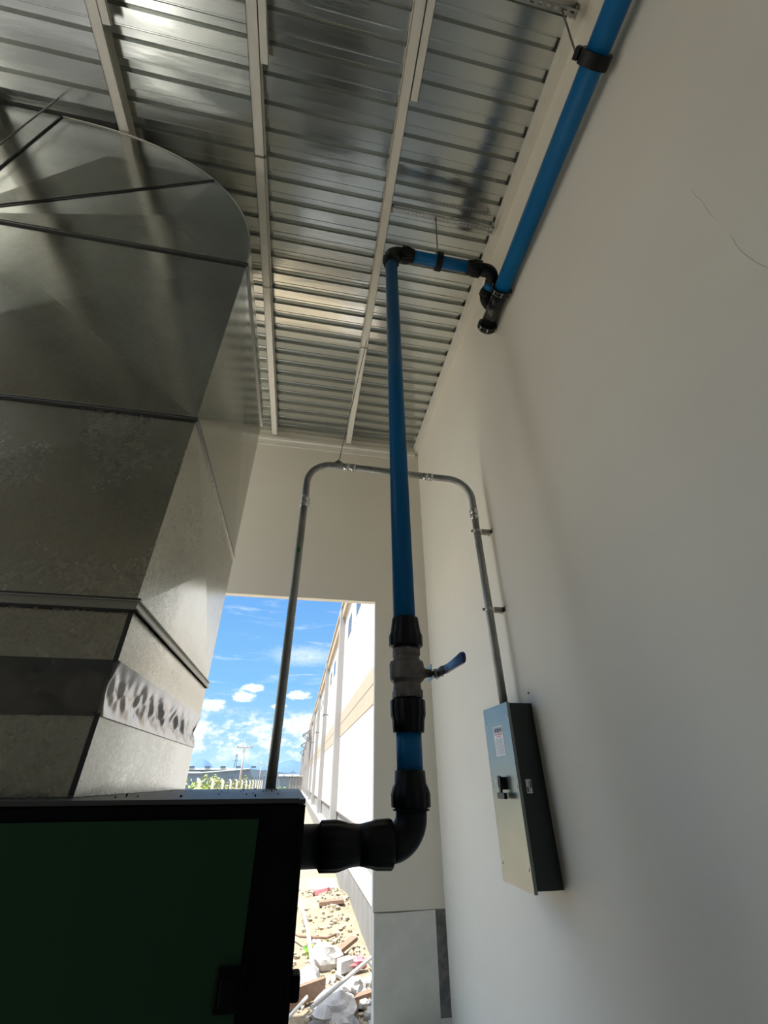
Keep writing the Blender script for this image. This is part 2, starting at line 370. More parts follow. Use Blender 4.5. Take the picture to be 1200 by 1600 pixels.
# roof deck: trapezoidal ribs running along X, each pan and rib folded from one sheet
dk = MB(); P_ = 0.19; y = YB-.1; pts = []
while y < YF+.5:
    pts += [(y, ZT), (y+.106, ZT), (y+.122, ZT+.050), (y+.172, ZT+.050)]
    # small stiffener lip beside every rib
    y += P_
segx = [XL-.2, -2.0, 0.3, XR+.2]
pp = []
for (a, z) in pts: pp.append((a, z))
vs_, fs = [], []
for x in segx:
    for (a, z) in pp: vs_.append((x, a, z))
nn = len(pp)
for i in range(len(segx)-1):
    for k in range(nn-1): fs.append((i*nn+k, i*nn+k+1, (i+1)*nn+k+1, (i+1)*nn+k))
dk.add(vs_, fs)
top = [(x, a, z+.045) for x in segx for (a, z) in pp]
dk.add([(XL-.2, YB-.2, ZT+.09), (XR+.2, YB-.2, ZT+.09), (XR+.2, YF+.5, ZT+.09), (XL-.2, YF+.5, ZT+.09)], [(0, 1, 2, 3)])
struct('ceiling', dk, M['deck'])
# narrow edge lips along each rib (give the double lines)
lp = MB(); y = YB-.1
while y < YF:
    lp.box(XL, XR, y+.099, y+.106, ZT-.007, ZT-.001); lp.box(XL, XR, y+.19, y+.196, ZT-.005, ZT-.001); y += P_
struct('trim_4', lp, M['deck'])

# eave angle along the right wall and ledger along the front wall
struct('trim_5', MB().box(1.602, XR, YB, YF, 4.992, 5.0).box(1.598, 1.604, YB, YF, 4.99, 5.149), M['purlin'])
struct('trim_6', MB().box(XL, 1.60, YF-.055, YF, 4.925, 4.935).box(XL, 1.60, YF-.012, YF, 4.82, 4.925).box(XL, 1.6, YF-.06, YF-.05, 4.925, 4.97), M['purlin'])

# ================================================================== PURLINS
purl_labels = {-4.47: 'white steel roof purlin farthest from the right wall, above the silver duct',
               -3.27: 'white steel roof purlin running just beyond the leftmost visible one',
               -2.07: 'leftmost visible white roof purlin, meeting the top of the silver duct',
               -0.87: 'white roof purlin passing right beside the curved duct elbow',
               0.40: 'white roof purlin passing over the top of the vertical blue pipe'}
for px_ in (-3.27, -2.07, -0.87, 0.40):
    t = thing('roof_purlin', (px_, YF-.02, 5.0), purl_labels[px_], 'purlin', 'white purlins under the roof deck')
    z0 = 5.002
    mb = MB()
    w2 = .045
    # C section: bottom flange, web, lip
    mb.box(px_-w2, px_+w2, YB, YF-.065, z0, z0+.004)
    mb.box(px_-w2, px_-w2+.004, YB, YF-.065, z0, ZT-.009)
    mb.box(px_+w2-.004, px_+w2, YB, YF-.065, z0, z0+.022)
    mb.box(px_-w2, px_+w2, YB, YF-.065, ZT-.012, ZT-.009)
    mb.build('purlin_channel', M['purlin'], t)
    # lapped second channel that ends about a metre ahead of the camera
    l = MB(); q = px_+w2+.003
    l.box(q, q+.068, YB, 1.09, z0-.012, z0-.008); l.box(q, q+.004, YB, 1.09, z0-.012, ZT-.012); l.box(q+.064, q+.068, YB, 1.09, z0-.012, z0+.02)
    l.build('lap_channel', M['purlin'], t)
    if px_ > -1:
        yy = 1.72 if px_ < 0 else 3.62
        c = MB(); c.box(px_-w2-.004, px_+w2+.004, yy, yy+.018, z0-.005, z0-.0015); c.box(px_+w2+.001, px_+w2+.006, yy, yy+.018, z0-.005, z0+.05)
        c.box(px_+w2+.004, px_+w2+.02, yy+.003, yy+.015, z0+.01, z0+.02)
        c.build('clip', M['dsteel'], t)
        if px_ < 0:
            c = MB(); yy = 3.0
            c.box(px_-w2-.004, px_+w2+.004, yy, yy+.014, z0-.005, z0-.0015); c.box(px_+w2+.001, px_+w2+.006, yy, yy+.014, z0-.005, z0+.05)
            c.build('clip', M['dsteel'], t)

# white tube beam across, near the camera, above the strut
t = thing('cross_beam', (1.2, .42, 4.99), 'short white painted cross beam at the top edge, by the blue main pipe', 'beam')
mb = MB()
mb.tube([(x, .335, 5.055) for x in (.42+.05, 1.585)], .052, 20)
mb.build('beam_tube', M['purlin'], t)
c = MB(); c.lathe((1.0, .335, 5.055), (1.04, .335, 5.055), [(0, .054), (.008, .060), (.03, .060), (.04, .054)], 20); c.build('coupling_ring', M['purlin'], t)
g = MB(); g.box(1.58, 1.597, .26, .45, 4.985, 5.13).box(1.50, 1.60, .385, .395, 4.99, 5.12); g.build('end_plate', M['purlin'], t)

# ================================================================== STRUTS
def strut(x0, x1, y, z, label, holes, rod):
    t = thing('slotted_strut', ((x0+x1)/2, y, z), label, 'strut', 'slotted strut rails under the roof')
    h, hw = .040, .020
    mb = MB()
    # side web with slots (real holes): rails above and below and bars between the slots
    for sy in (-1, 1):
        yy = y+sy*hw
        mb.box(x0, x1, yy-.001, yy+.001, z+h-.012, z+h); 
        if sy == -1:
            mb.box(x0, x1, yy-.001, yy+.001, z, z+.013); n = holes; st = (x1-x0)/n
            for k in range(n+1): xc = x0+st*k; mb.box(max(x0, xc-st*.26), min(x1, xc+st*.26), yy-.001, yy+.001, z+.013, z+h-.012)
        else: mb.box(x0, x1, yy-.001, yy+.001, z, z+h-.012)
    n = holes; st = (x1-x0)/n
    mb.box(x0, x1, y-hw+.001, y-hw*.42, z, z+.002); mb.box(x0, x1, y+hw*.42, y+hw-.001, z, z+.002)
    for k in range(n+1): xc = x0+st*k; mb.box(max(x0, xc-st*.26), min(x1, xc+st*.26), y-hw*.42, y+hw*.42, z, z+.002)
    mb.build('slotted_channel', M['strut'], t)
    b = MB()
    b.box(x1, x1+.006, y-.05, y+.03, z-.02, z+.10); b.box(x1-.05, x1, y+hw+.001, y+hw+.006, z-.02, z+.045); b.build('end_bracket', M['steel'], t)
    for (bx, by) in ((x1-.02, y-.035), (x1+.0, y-.03)):
        q = MB(); q.lathe((bx, by, z-.03), (bx, by, z+.03), [(0, .009), (.012, .009), (.0121, .004), (.06, .004)], 6, smooth=False); q.build('bolt', M['dsteel'], t)
    q = MB(); q.box(x0-.01, x0+.012, y-.028, y+.028, z-.004, z+.06); q.build('purlin_clip', M['dsteel'], t)
    return t
strut(.455, 1.545, 1.92, 4.955, 'slotted zinc strut rail spanning between purlin and wall above the horizontal blue pipe', 26, None)
strut(.53, 1.58, .38, 4.93, 'slotted zinc strut rail at the top edge of the photo, above the black clamp', 16, None)

# ================================================================== DUCT
XD, YN, YA = -.68, 1.75, 3.40      # right side plane, near face, far face
XDL = -2.58
ZB = -.042
duct = thing('air_duct', ((XD+XDL)/2, (YN+YA)/2, ZB), 'large galvanised sheet-metal exhaust duct rising from the compressor cabinet and bending left', 'duct')
def panel(mb, c4, out, bulge=.012):
    """cross-broken sheet panel: quad c4 with its middle pushed outwards"""
    c4 = [V(p) for p in c4]; ce = sum(c4, V())/len(c4)+V(out)*bulge; o = len(c4)
    mb.add(c4+[ce], [(i, (i+1) % o, o) for i in range(o)])
def section(name, z0, z1, bulge=.026, inset=0, mt='galv'):
    mb = MB(); a, b, c, d = XDL+inset, XD-inset, YN+inset, YA-inset
    panel(mb, [(a, c, z0), (b, c, z0), (b, c, z1), (a, c, z1)], (0, -1, 0), bulge)
    panel(mb, [(b, c, z0), (b, d, z0), (b, d, z1), (b, c, z1)], (1, 0, 0), bulge)
    panel(mb, [(b, d, z0), (a, d, z0), (a, d, z1), (b, d, z1)], (0, 1, 0), bulge)
    panel(mb, [(a, d, z0), (a, c, z0), (a, c, z1), (a, d, z1)], (-1, 0, 0), bulge)
    return mb.build(name, M[mt], duct)
ZS = (-.040, .204, .366, .590, 1.607, 3.150)
section('base_collar', ZS[0], ZS[1], .003, 0, 'galvd')
section('lower_section', ZS[2], ZS[3]-.01, .002, 0, 'galvd')
section('middle_section', ZS[3], ZS[4], .024, 0, 'galvd'); section('upper_section', ZS[4], ZS[5])
# flexible canvas collar, wrinkled and a little slack
mb = MB(); loop = []
def edge_pts(ax0, ay0, ax1, ay1, n): return [(ax0+(ax1-ax0)*i/n, ay0+(ay1-ay0)*i/n) for i in range(n)]
loop = edge_pts(XDL, YN, XD, YN, 90)+edge_pts(XD, YN, XD, YA, 90)+edge_pts(XD, YA, XDL, YA, 50)+edge_pts(XDL, YA, XDL, YN, 40)
N = len(loop); RZ = 16; vs_ = []
cx, cy = (XD+XDL)/2, (YN+YA)/2
for j in range(RZ+1):
    tz = j/RZ; z = ZS[1]-.012+(ZS[2]-ZS[1]+.024)*tz; env = sin(pi*tz)
    for i, (x, y) in enumerate(loop):
        s_ = i/N*60
        wr_ = noise.noise(V((s_*1.0+tz*2.6, tz*1.1, 3.3)))*.016+noise.noise(V((s_*2.7-tz*3.5, tz*2, 9.1)))*.007
        off = -.018*env+wr_*env*env+.006
        nx = 1 if x >= XD-1e-6 else (-1 if x <= XDL+1e-6 else 0); ny = -1 if y <= YN+1e-6 else (1 if y >= YA-1e-6 else 0)
        l_ = sqrt(nx*nx+ny*ny) or 1
        vs_.append((x+nx*off/l_, y+ny*off/l_, z))
fs = [(j*N+i, j*N+(i+1) % N, (j+1)*N+(i+1) % N, (j+1)*N+i) for j in range(RZ) for i in range(N)]
mb.add(vs_, fs, True); mb.build('flexible_collar', M['canvas'], duct)
# corner angle irons of the lower part
mb = MB()
for z0, z1 in ((ZS[0]+.002, ZS[1]-.004), (ZS[2]+.004, ZS[3]-.03)):
    mb = MB()
    mb.box(XD-.014, XD+.0035, YN-.005, YN-.0035, z0, z1)
    mb.build('corner_angle', M['seal'], duct)
# flanges
def ring(mb, z0, z1, o, gap=0.0):
    a, b, c, d = XDL, XD, YN, YA
    mb.box(a-o, b+o, c-o, c-.0005+gap, z0, z1); mb.box(b+.0005-gap, b+o, c-.0005, d+o, z0, z1); mb.box(a-o, b+.0005, d+.0005, d+o, z0, z1); mb.box(a-o, a-.0005, c, d, z0, z1)
def ringf(mb, z0, z1, o): mb.box(XDL-o, XD+o, YN-o, YN-.0005, z0, z1)
mb = MB(); ring(mb, .566, .604, .010); ring(mb, .600, .604, .020); ring(mb, .566, .570, .020); mb.build('flange', M['flange'], duct)
mb = MB(); ringf(mb, .5605, .5655, .019); ringf(mb, .6045, .6125, .017); mb.build('flange_seal', M['seal'], duct)
mb = MB(); ring(mb, 1.598, 1.602, .012); ring(mb, 1.610, 1.614, .012); ring(mb, 1.603, 1.609, .006); mb.build('flange', M['flange'], duct)
mb = MB(); ringf(mb, 1.589, 1.5975, .012); ringf(mb, 1.603, 1.609, .0075); mb.build('flange_seal', M['seal'], duct)
mb = MB(); ring(mb, 3.138, 3.143, .012); ring(mb, 3.160, 3.165, .012); ring(mb, 3.144, 3.159, .006); mb.build('flange', M['flange'], duct)
mb = MB(); ringf(mb, 3.131, 3.1375, .012); ringf(mb, 3.146, 3.157, .009); mb.build('flange_seal', M['seal'], duct)
# elbow turning left, square throat at (XE, ZE)
XE, ZE, RO = -2.58, 3.15, 1.88
mb = MB()
def on_arc(a): return (XE+(RO+.02)*cos(a), ZE+RO*sin(a)*.985)
an0, an1, an2 = 0, R(41), R(90)
k = 24
arcpts = [on_arc(R(90)*i/k) for i in range(k+1)]
for yy, od in ((YN, -1), (YA, 1)):
    mb = MB()
    for (i0, i1) in ((0, 11), (11, 24)):
        poly = [(XE, yy, ZE)]+[(arcpts[i][0], yy, arcpts[i][1]) for i in range(i0, i1+1)]
        ce = sum([V(poly[0]), V(poly[1]), V(poly[-1])], V())/3*.7+V(poly[(len(poly))//2+0])*.3; ce.y = yy+od*.024
        o = len(poly); mb.add([V(p) for p in poly]+[ce], [(i, (i+1) % o, o) for i in range(o)])
    mb.build('elbow_cheek', M['galv'], duct)
mb = MB()
vs_ = []; 
for (x, z) in arcpts: vs_ += [(x, YN, z), (x, YA, z)]
mb.add(vs_, [(2*i, 2*i+1, 2*i+3, 2*i+2) for i in range(k)], True); mb.build('elbow_heel', M['galv'], duct)
ztop = arcpts[-1][1]
mb = MB(); XX = -4.9
panel(mb, [(XX, YN, ZE), (XE, YN, ZE), (XE, YN, ztop), (XX, YN, ztop)], (0, -1, 0), .012)
mb.quad((XX, YN, ztop), (XE, YN, ztop), (XE, YA, ztop), (XX, YA, ztop)); mb.quad((XX, YN, ZE), (XE, YN, ZE), (XE, YA, ZE), (XX, YA, ZE)); mb.quad((XX, YA, ZE), (XE, YA, ZE), (XE, YA, ztop), (XX, YA, ztop))
mb.build('horizontal_section', M['galv'], duct)
# radial standing seams on the elbow cheek
mb = MB()
for i0 in (11, 24):
    a = V((XE, YN-.006, ZE)); b = V((arcpts[i0][0], YN-.006, arcpts[i0][1]))
    mb.beam(a, b, .009, .008, (0, 1, 0))
mb.build('standing_seam', M['seal'], duct)
mb = MB(); mb.tube([(x, YN-.004, z) for x, z in arcpts], .005, 6); mb.build('edge_seam', M['flange'], duct)
# hanger rods in front of the duct, left
for (xa, lab) in ((-2.62, 'thin dark hanger rod in front of the duct at the left edge'),):
    mb = MB(); mb.cyl((xa, 1.68, 2.9), (xa, 1.66, 5.14), .006, 8); tag(mb.build('hanger_rod', M['dsteel']), lab, 'rod')

# ================================================================== COMPRESSOR CABINET
CX0, CX1, CY0, CY1 = -2.95, .040, 1.50, 3.46
comp = thing('compressor_cabinet', ((CX0+CX1)/2, (CY0+CY1)/2, ZF), 'large black compressor cabinet with a dark green front panel, at lower left', 'compressor')
mb = MB(); mb.box(CX0, CX1-.002, CY0+.004, CY1, ZF, ZB-.012); mb.build('body', M['cabblack'], comp, bevel=.006)
mb = MB(); mb.box(CX0-.004, CX1-.018, CY0+.002, CY1, ZB-.0115, ZB); mb.box(CX1-.018, CX1, CY0, CY1, ZB-.014, ZB-.002); mb.build('roof_sheet', M['cabtop'], comp)
mb = MB(); mb.box(CX1-.012, CX1+.001, CY0-.003, CY0+.0035, ZF+.05, ZB-.015); mb.build('corner_post', M['cabblack'], comp)
mb = MB(); mb.box(-2.2, -.0848, CY0-.004, CY0+.0035, ZF+.12, -.0885); mb.build('front_panel', M['green'], comp, bevel=.002)
mb = MB(); mb.box(-.136, -.072, CY0-.024, CY0-.0045, -.452, -.376); mb.box(-.125, -.085, CY0-.034, CY0-.024, -.44, -.39); mb.build('latch', M['cabblack'], comp, bevel=.004)
mb = MB(); mb.box(CX1-.001, CX1+.022, CY0+.004, CY0+.06, -.452, -.405); mb.build('hinge', M['cabblack'], comp, bevel=.006)
mb = MB(); mb.box(CX1-.001, CX1+.010, CY0+.0, CY0+.05, -.58, -.50); mb.build('side_bracket', M['cabblack'], comp, bevel=.004)
# crumbs of dirt on the roof of the cabinet
rnd = random.Random(4)
mb = MB()
for k in range(30): mb.sph((rnd.uniform(-.62, -.05), rnd.uniform(1.56, 3.3), ZB+.003), rnd.uniform(.0015, .0048), 3, rnd=.4, seed=k)
ob = mb.build('dirt_crumbs', M['dust']); tag(ob, 'dark crumbs of dirt scattered on top of the compressor cabinet', 'dirt', kind='stuff')

# ================================================================== COMPRESSED-AIR PIPEWORK
PX, PY = .465, 1.97
TX = .440                       # top of the riser leans slightly
def rx(z): return PX+(TX-PX)*max(0, (z-.03))/4.0
def RP(z): return V((rx(z), PY, z))
FL = (14, .055)
# outlet coupling on the cabinet
cp = thing('pipe_coupling', (.2, PY, -.2), 'wide black horizontal compression coupling coming out of the compressor cabinet', 'pipe fitting', 'black pipe couplings')
mb = MB(); a, b = V((CX1+.001, PY, -.2)), V((.385, PY, -.2))
mb.lathe(a, b, [(0, .070), (.006, .074), (.01, .0655), (.07, .0655), (.0701, .061), (.30, .061), (.33, .060)], 40); mb.build('coupling_body', M['black'], cp)
for (t0, pr) in ((CX1, [(.071, .066), (.078, .0775, 1), (.135, .0785, 1), (.150, .076, 1), (.185, .066), (.222, .0625), (.222, .0615)]),
                 (CX1, [(.223, .0615), (.223, .0625), (.262, .070), (.285, .077, 1), (.340, .079, 1), (.346, .074), (.346, .062)])):
    mb = MB(); mb.lathe((CX1, PY, -.2), (1, PY, -.2), pr, 84, FL); mb.build('nut', M['black'], cp)
# lower elbow
le = thing('pipe_elbow', (PX, PY, -.26), 'black elbow fitting at the foot of the vertical blue pipe', 'pipe fitting', 'black pipe elbows')
rb = .088
pts = [(.388, PY, -.2)]+[tuple(p) for p in arc((PX-rb, PY, -.2+rb), (1, 0, 0), (0, 0, 1), rb, -pi/2, 0, 14)]+[(PX, PY, -.088)]
mb = MB(); mb.tube(pts, .061, 36); mb.build('elbow_body', M['black'], le)
mb = MB(); mb.lathe((PX, PY, -.10), (PX, PY, 1), [(0, .0625), (.001, .072), (.006, .072), (.0062, .0655), (.011, .0655), (.012, .0775, 1), (.055, .0785, 1), (.075, .073, 1), (.09, .0645), (.135, .0615), (.136, .0555)], 84, FL); mb.build('nut', M['black'], le)
# stub below the valve
st = MB(); st.cyl((PX, PY, .037), (PX, PY, .171), .0545, 40)
tag(st.build('pipe_stub', M['blue']), 'short blue pipe piece between the valve and the lower black elbow', 'pipe')
# coupling below and above valve
c1 = thing('pipe_coupling', (PX, PY, .17), 'black fluted coupling directly below the grey ball valve', 'pipe fitting', 'black pipe couplings')
mb = MB(); mb.lathe((PX, PY, .172), (PX, PY, 1), [(0, .0555), (.001, .0665, 1), (.048, .070, 1), (.068, .0765, 1), (.125, .0775, 1), (.128, .074), (.1285, .062)], 84, FL); mb.build('nut', M['black'], c1)
mb = MB(); mb.lathe((PX, PY, .297), (PX, PY, 1), [(0, .061), (.010, .061)], 36); mb.build('collar', M['black'], c1)
c2 = thing('pipe_coupling', (PX, PY, .53), 'black fluted coupling directly above the grey ball valve', 'pipe fitting', 'black pipe couplings')
mb = MB(); mb.lathe((PX, PY, .533), (PX, PY, 1), [(0, .064), (.001, .076), (.006, .0805, 1), (.052, .0800, 1), (.070, .0725, 1), (.102, .068, 1), (.120, .0655, 1), (.135, .064), (.136, .0555)], 84, FL); mb.build('nut', M['black'], c2)
mb = MB(); mb.lathe((PX, PY, .524), (PX, PY, 1), [(0, .061), (.009, .061)], 36); mb.build('collar', M['black'], c2)
# ball valve
bv = thing('ball_valve', (PX, PY, .3), 'grey metal ball valve with a dark blue lever between two black couplings', 'valve')
mb = MB(); mb.lathe((PX, PY, .307), (PX, PY, 1), [(0, .064), (.03, .064), (.058, .061), (.064, .061), (.0645, .064), (.074, .066), (.0745, .073), (.082, .0775), (.145, .0795), (.156, .076), (.158, .062), (.185, .060), (.186, .062), (.216, .062)], 48); mb.build('valve_body', M['valve'], bv)
mb = MB(); mb.lathe((PX, PY, .488), (PX, PY, 1), [(0, .066), (.003, .0675), (.032, .0675), (.035, .065)], 6, smooth=False); mb.build('hexagon_nut', M['valve'], bv)
mb = MB(); mb.lathe((PX, PY, .308), (PX, PY, 1), [(0, .070), (.003, .0715), (.030, .0715), (.033, .068)], 6, smooth=False); mb.build('hexagon_nut', M['valve'], bv)
mb = MB(); mb.lathe((PX+.06, PY, .418), (1, PY, .418), [(0, .045), (.018, .030), (.028, .020), (.05, .017), (.052, .017)], 24); mb.build('stem_boss', M['valve'], bv)
mb = MB(); mb.lathe((.578, PY, .418), (1, PY, .418), [(0, .012), (.06, .011)], 14)
mb.lathe((.592, PY, .418), (1, PY, .418), [(0, .022), (.012, .022)], 6, smooth=False); mb.box(.575, .577, PY-.03, PY+.03, .385, .452); mb.build('stem', M['dsteel'], bv)
mb = MB()
mb.obox((.612, 1.95, .418), (1, 0, 0), (0, 1, 0), (0, 0, 1), .003, .045, .021)
mb.obox((.617, 1.885, .418), (1, .22, 0), (-.22, 1, 0), (0, 0, 1), .003, .035, .019)
mb.build('lever_bracket', M['dsteel'], bv, bevel=.001)
mb = MB()
prof = [(1.88, .017, .0), (1.84, .018, .0), (1.74, .020, 0), (1.665, .023, 0), (1.645, .021, 0), (1.637, .013, 0)]
vs_ = []; fs = []
for (yy, hh, o) in prof:
    for sx, szz in ((-.006, -1), (.006, -1), (.009, -.75), (.009, .75), (.006, 1), (-.006, 1)): vs_.append((.622+sx, yy, .416+szz*hh))
for i in range(len(prof)-1):
    for kk in range(6): fs.append((i*6+kk, i*6+(kk+1) % 6, (i+1)*6+(kk+1) % 6, (i+1)*6+kk))
fs += [tuple(range(5, -1, -1)), tuple(len(vs_)-6+q for q in range(6))]
mb.add(vs_, fs); mb.build('lever_sleeve', M['hblue'], bv, bevel=.002)
# riser
mb = MB(); mb.cyl(RP(.670), RP(4.03), .0545, 40)
tag(mb.build('riser_pipe', M['blue']), 'long vertical blue air pipe rising from the valve to the roof', 'pipe')
# upper elbow (vertical -> +X)
BZ = 4.19
ue = thing('pipe_elbow', (TX, PY, BZ-.1), 'black elbow fitting where the vertical blue pipe turns under the roof', 'pipe fitting', 'black pipe elbows')
pts = [(TX, PY, BZ-.13)]+[tuple(p) for p in arc((TX+rb, PY, BZ-rb), (-1, 0, 0), (0, 0, 1), rb, 0, pi/2, 14)]+[(TX+.12, PY, BZ)]
mb = MB(); mb.tube(pts, .060, 32); mb.build('elbow_body', M['black'], ue)
mb = MB(); mb.lathe((TX, PY, BZ-.235), (TX, PY, 9), [(0, .0555), (.001, .062, 1), (.03, .066, 1), (.05, .0775, 1), (.115, .0785, 1), (.118, .061)], 84, FL); mb.build('nut', M['black'], ue)
mb = MB(); mb.lathe((TX+.10, PY, BZ), (9, PY, BZ), [(0, .061), (.001, .0785, 1), (.065, .0775, 1), (.085, .066, 1), (.117, .062, 1), (.118, .0555)], 84, FL); mb.build('nut', M['black'], ue)
# branch
mb = MB(); mb.cyl((TX+.216, PY, BZ), (1.185, PY, BZ), .0545, 40)
tag(mb.build('branch_pipe', M['blue']), 'short horizontal blue pipe hanging under the roof between two black elbows', 'pipe')
# right elbow (X -> +Y)
EX = 1.475
re_ = thing('pipe_elbow', (EX, PY, BZ), 'black elbow fitting at the right end of the horizontal blue pipe, next to the wall', 'pipe fitting', 'black pipe elbows')
pts = [(1.28, PY, BZ)]+[tuple(p) for p in arc((EX-rb, PY+rb, BZ), (0, -1, 0), (1, 0, 0), rb, 0, pi/2, 14)]+[(EX, PY+.10, BZ)]
mb = MB(); mb.tube(pts, .060, 32); mb.build('elbow_body', M['black'], re_)
mb = MB(); mb.lathe((1.325, PY, BZ), (-9, PY, BZ), [(0, .061), (.001, .0785, 1), (.075, .0775, 1), (.10, .066, 1), (.138, .062, 1), (.139, .0555)], 84, FL); mb.build('nut', M['black'], re_)
mb = MB(); mb.cyl((EX, PY+.101, BZ), (EX, PY+.165, BZ), .0545, 32)
tag(mb.build('pipe_stub', M['blue']), 'tiny blue pipe stub between the right elbow and the black tee', 'pipe')
# main pipe axis
def MP(y): return V((1.527+(y-.4)*.020, y, 4.05))
R_M = .079
sd = thing('branch_fitting', (EX, PY+.34, BZ), 'black tapered branch fitting half hidden behind the black tee', 'pipe fitting')
mb = MB(); mb.lathe((EX, PY+.166, BZ), (EX, 9, BZ), [(0, .0555), (.001, .061, 1), (.02, .064, 1), (.035, .071, 1), (.075, .071, 1), (.076, .056)], 84, FL); mb.build('nut', M['black'], sd)
q = MP(2.36)
pts = [(EX, PY+.235, BZ), (EX+.01, PY+.265, BZ-.006), (EX+.03, PY+.285, BZ-.025), (EX+.05, PY+.295, BZ-.055), (EX+.062, PY+.297, BZ-.068)]
mb = MB(); mb.tube(pts, [.058, .058, .057, .055, .052], 24); mb.build('elbow_body', M['black'], sd)
# main pipe
mb = MB(); mb.cyl(MP(-2.9), MP(2.045), R_M, 48)
tag(mb.build('main_pipe', M['blue']), 'large blue main air pipe running along the top of the right wall', 'pipe')
tee = thing('pipe_tee', MP(2.25), 'black end tee with bolted clamp rings closing the large blue main pipe', 'pipe fitting')
dY = (MP(3)-MP(2)).normalized()
mb = MB(); mb.lathe(MP(2.05), MP(3), [(0, .0785), (.40, .074)], 40); mb.build('tee_body', M['blackgloss'], tee)
for yy in (2.035, 2.42):
    mb = MB(); c = MP(yy)
    mb.lathe(c, c+dY, [(0, .084), (.001, .098), (.018, .101), (.019, .092), (.028, .092), (.029, .101), (.052, .099), (.053, .086)], 48)
    cr = mb.build('clamp_ring', M['blackgloss'], tee)
    for an in (R(20), R(140), R(215), R(262), R(320)):
        p = c+V((cos(an)*.103, .024, sin(an)*.103)); q = MB()
        q.lathe(p-V((0, .018, 0)), p+V((0, .05, 0)), [(0, .0085), (.008, .0085), (.0081, .004), (.036, .004)], 6, smooth=False)
        q.build('bolt', M['steel'], cr)
mb = MB(); mb.lathe(MP(2.474), MP(3), [(0, .086), (.012, .086), (.022, .06)], 40); mb.build('end_cap', M['blackgloss'], tee)

# pipe clamps
def clamp(name, c, axis, r, label, rodtop, blockdir, wdt):
    t = thing(name, c, label, 'pipe clamp', 'black pipe hanger clamps')
    c = V(c); d = V(axis).normalized(); h = V(blockdir).normalized(); s2 = d.cross(h)
    mb = MB()
    seg = 40; vs2, fs2 = [], []
    for (t_, rr) in ((-wdt/2, r+.002), (-wdt/2, r+.026), (wdt/2, r+.026), (wdt/2, r+.002)):
        for k_ in range(seg):
            an = 2*pi*k_/seg; q = (abs(cos(an))**3+abs(sin(an))**3)**(-1/3) if rr > r+.01 else 1
            vs2.append(c+d*t_+(h*cos(an)+s2*sin(an))*rr*(1+(q-1)*.55))
    for i in range(4):
        for k_ in range(seg):
            k3 = (k_+1) % seg; fs2.append((i*seg+k_, i*seg+k3, ((i+1) % 4)*seg+k3, ((i+1) % 4)*seg+k_))
    mb.add(vs2, fs2); mb.build('clamp_band', M['black'], t, bevel=.002)
    mb = MB(); mb.obox(c+h*(r+.043), d, s2, h, wdt*.42, r*.62, .016); mb.build('clamp_lug', M['black'], t, bevel=.003)
    a = c+h*(r+.06); mb = MB(); mb.cyl(a, rodtop, .0065, 10)
    e2 = V(rodtop); mb.lathe(e2-V((0, 0, .02)), e2+V((0, 0, .0)), [(0, .013), (.012, .013)], 6, smooth=False)
    mb.build('hanger_rod', M['dsteel'], t)
    return t
clamp('pipe_clamp', MP(.47), dY, R_M, 'black clamp with hanger rod around the large blue main pipe', (1.462, .38, 4.928), (-.85, 0, .45), .075)
clamp('pipe_clamp', (.905, PY, BZ), (1, 0, 0), .0545, 'black clamp with hanger rod around the short horizontal blue pipe', (.918, 1.92, 4.952), (0, 0, 1), .06)

# ================================================================== CONDUIT
CYc = 3.32
cr_ = .033
cond = thing('electrical_conduit', (-.142, CYc, ZB), 'thin galvanised electrical conduit arching from cabinet up and over to the wall switch box', 'conduit')
CZ = 2.655
def ct(name, pts, r=cr_, mt='conduit'): mb = MB(); mb.tube(pts, r, 24); return mb.build(name, M[mt], cond)
ct('left_leg', [(-.142, CYc, ZB+.001), (-.140, CYc, 2.19)])
bl = arc((.10, CYc, CZ-.24), (-1, 0, 0), (0, 0, 1), .24, 0, pi/2, 16)
ct('left_bend', [(-.140, CYc, 2.19)]+bl+[(.26, CYc, CZ)])
ct('top_run', [(.26, CYc, CZ), (1.05, CYc, CZ-.012)])
CXR = 1.525
br = arc((CXR-.24, CYc, CZ-.012-.24), (0, 0, 1), (1, 0, 0), .24, 0, pi/2, 16)
ct('right_bend', [(1.05, CYc, CZ-.012)]+br+[(CXR, CYc, 2.22)])
ct('right_leg', [(CXR, CYc, 2.22), (CXR+.022, CYc, .481)])
for a, b in (((-.142, CYc, 2.13), (-.140, CYc, 2.25)), ((.20, CYc, CZ), (.32, CYc, CZ)), ((1.02, CYc, CZ-.012), (1.12, CYc, CZ-.012)), ((CXR, CYc, 2.29), (CXR, CYc, 2.17))):
    a, b = V(a), V(b); L = (b-a).length; mb = MB(); mb.lathe(a, b, [(0, .034), (.001, .0375), (L*.45, .0375), (L*.46, .0345), (L*.54, .0345), (L*.55, .0375), (L-.001, .0375), (L, .034)], 28)
    cpg = mb.build('conduit_coupling', M['steel'], cond)
    d = (b-a).normalized(); s2 = V((1, 0, 0)) if abs(d.z) > .5 else V((0, 0, -1))
    for q in (.2, .4, .6, .8):
        p = a+d*L*q+s2*(-.0375 if a.x > 1.4 else .0375); mb = MB(); mb.cyl(p, p+s2*(-.012 if a.x > 1.4 else .012), .0045, 8); mb.build('screw', M['dsteel'], cpg)
mb = MB(); mb.obox((-.1415, CYc-.0332, 1.67), (1, 0, 0), (0, 1, 0), (0, 0, 1), .012, .0012, .022); mb.build('green_mark', M['green_tape'], cond)
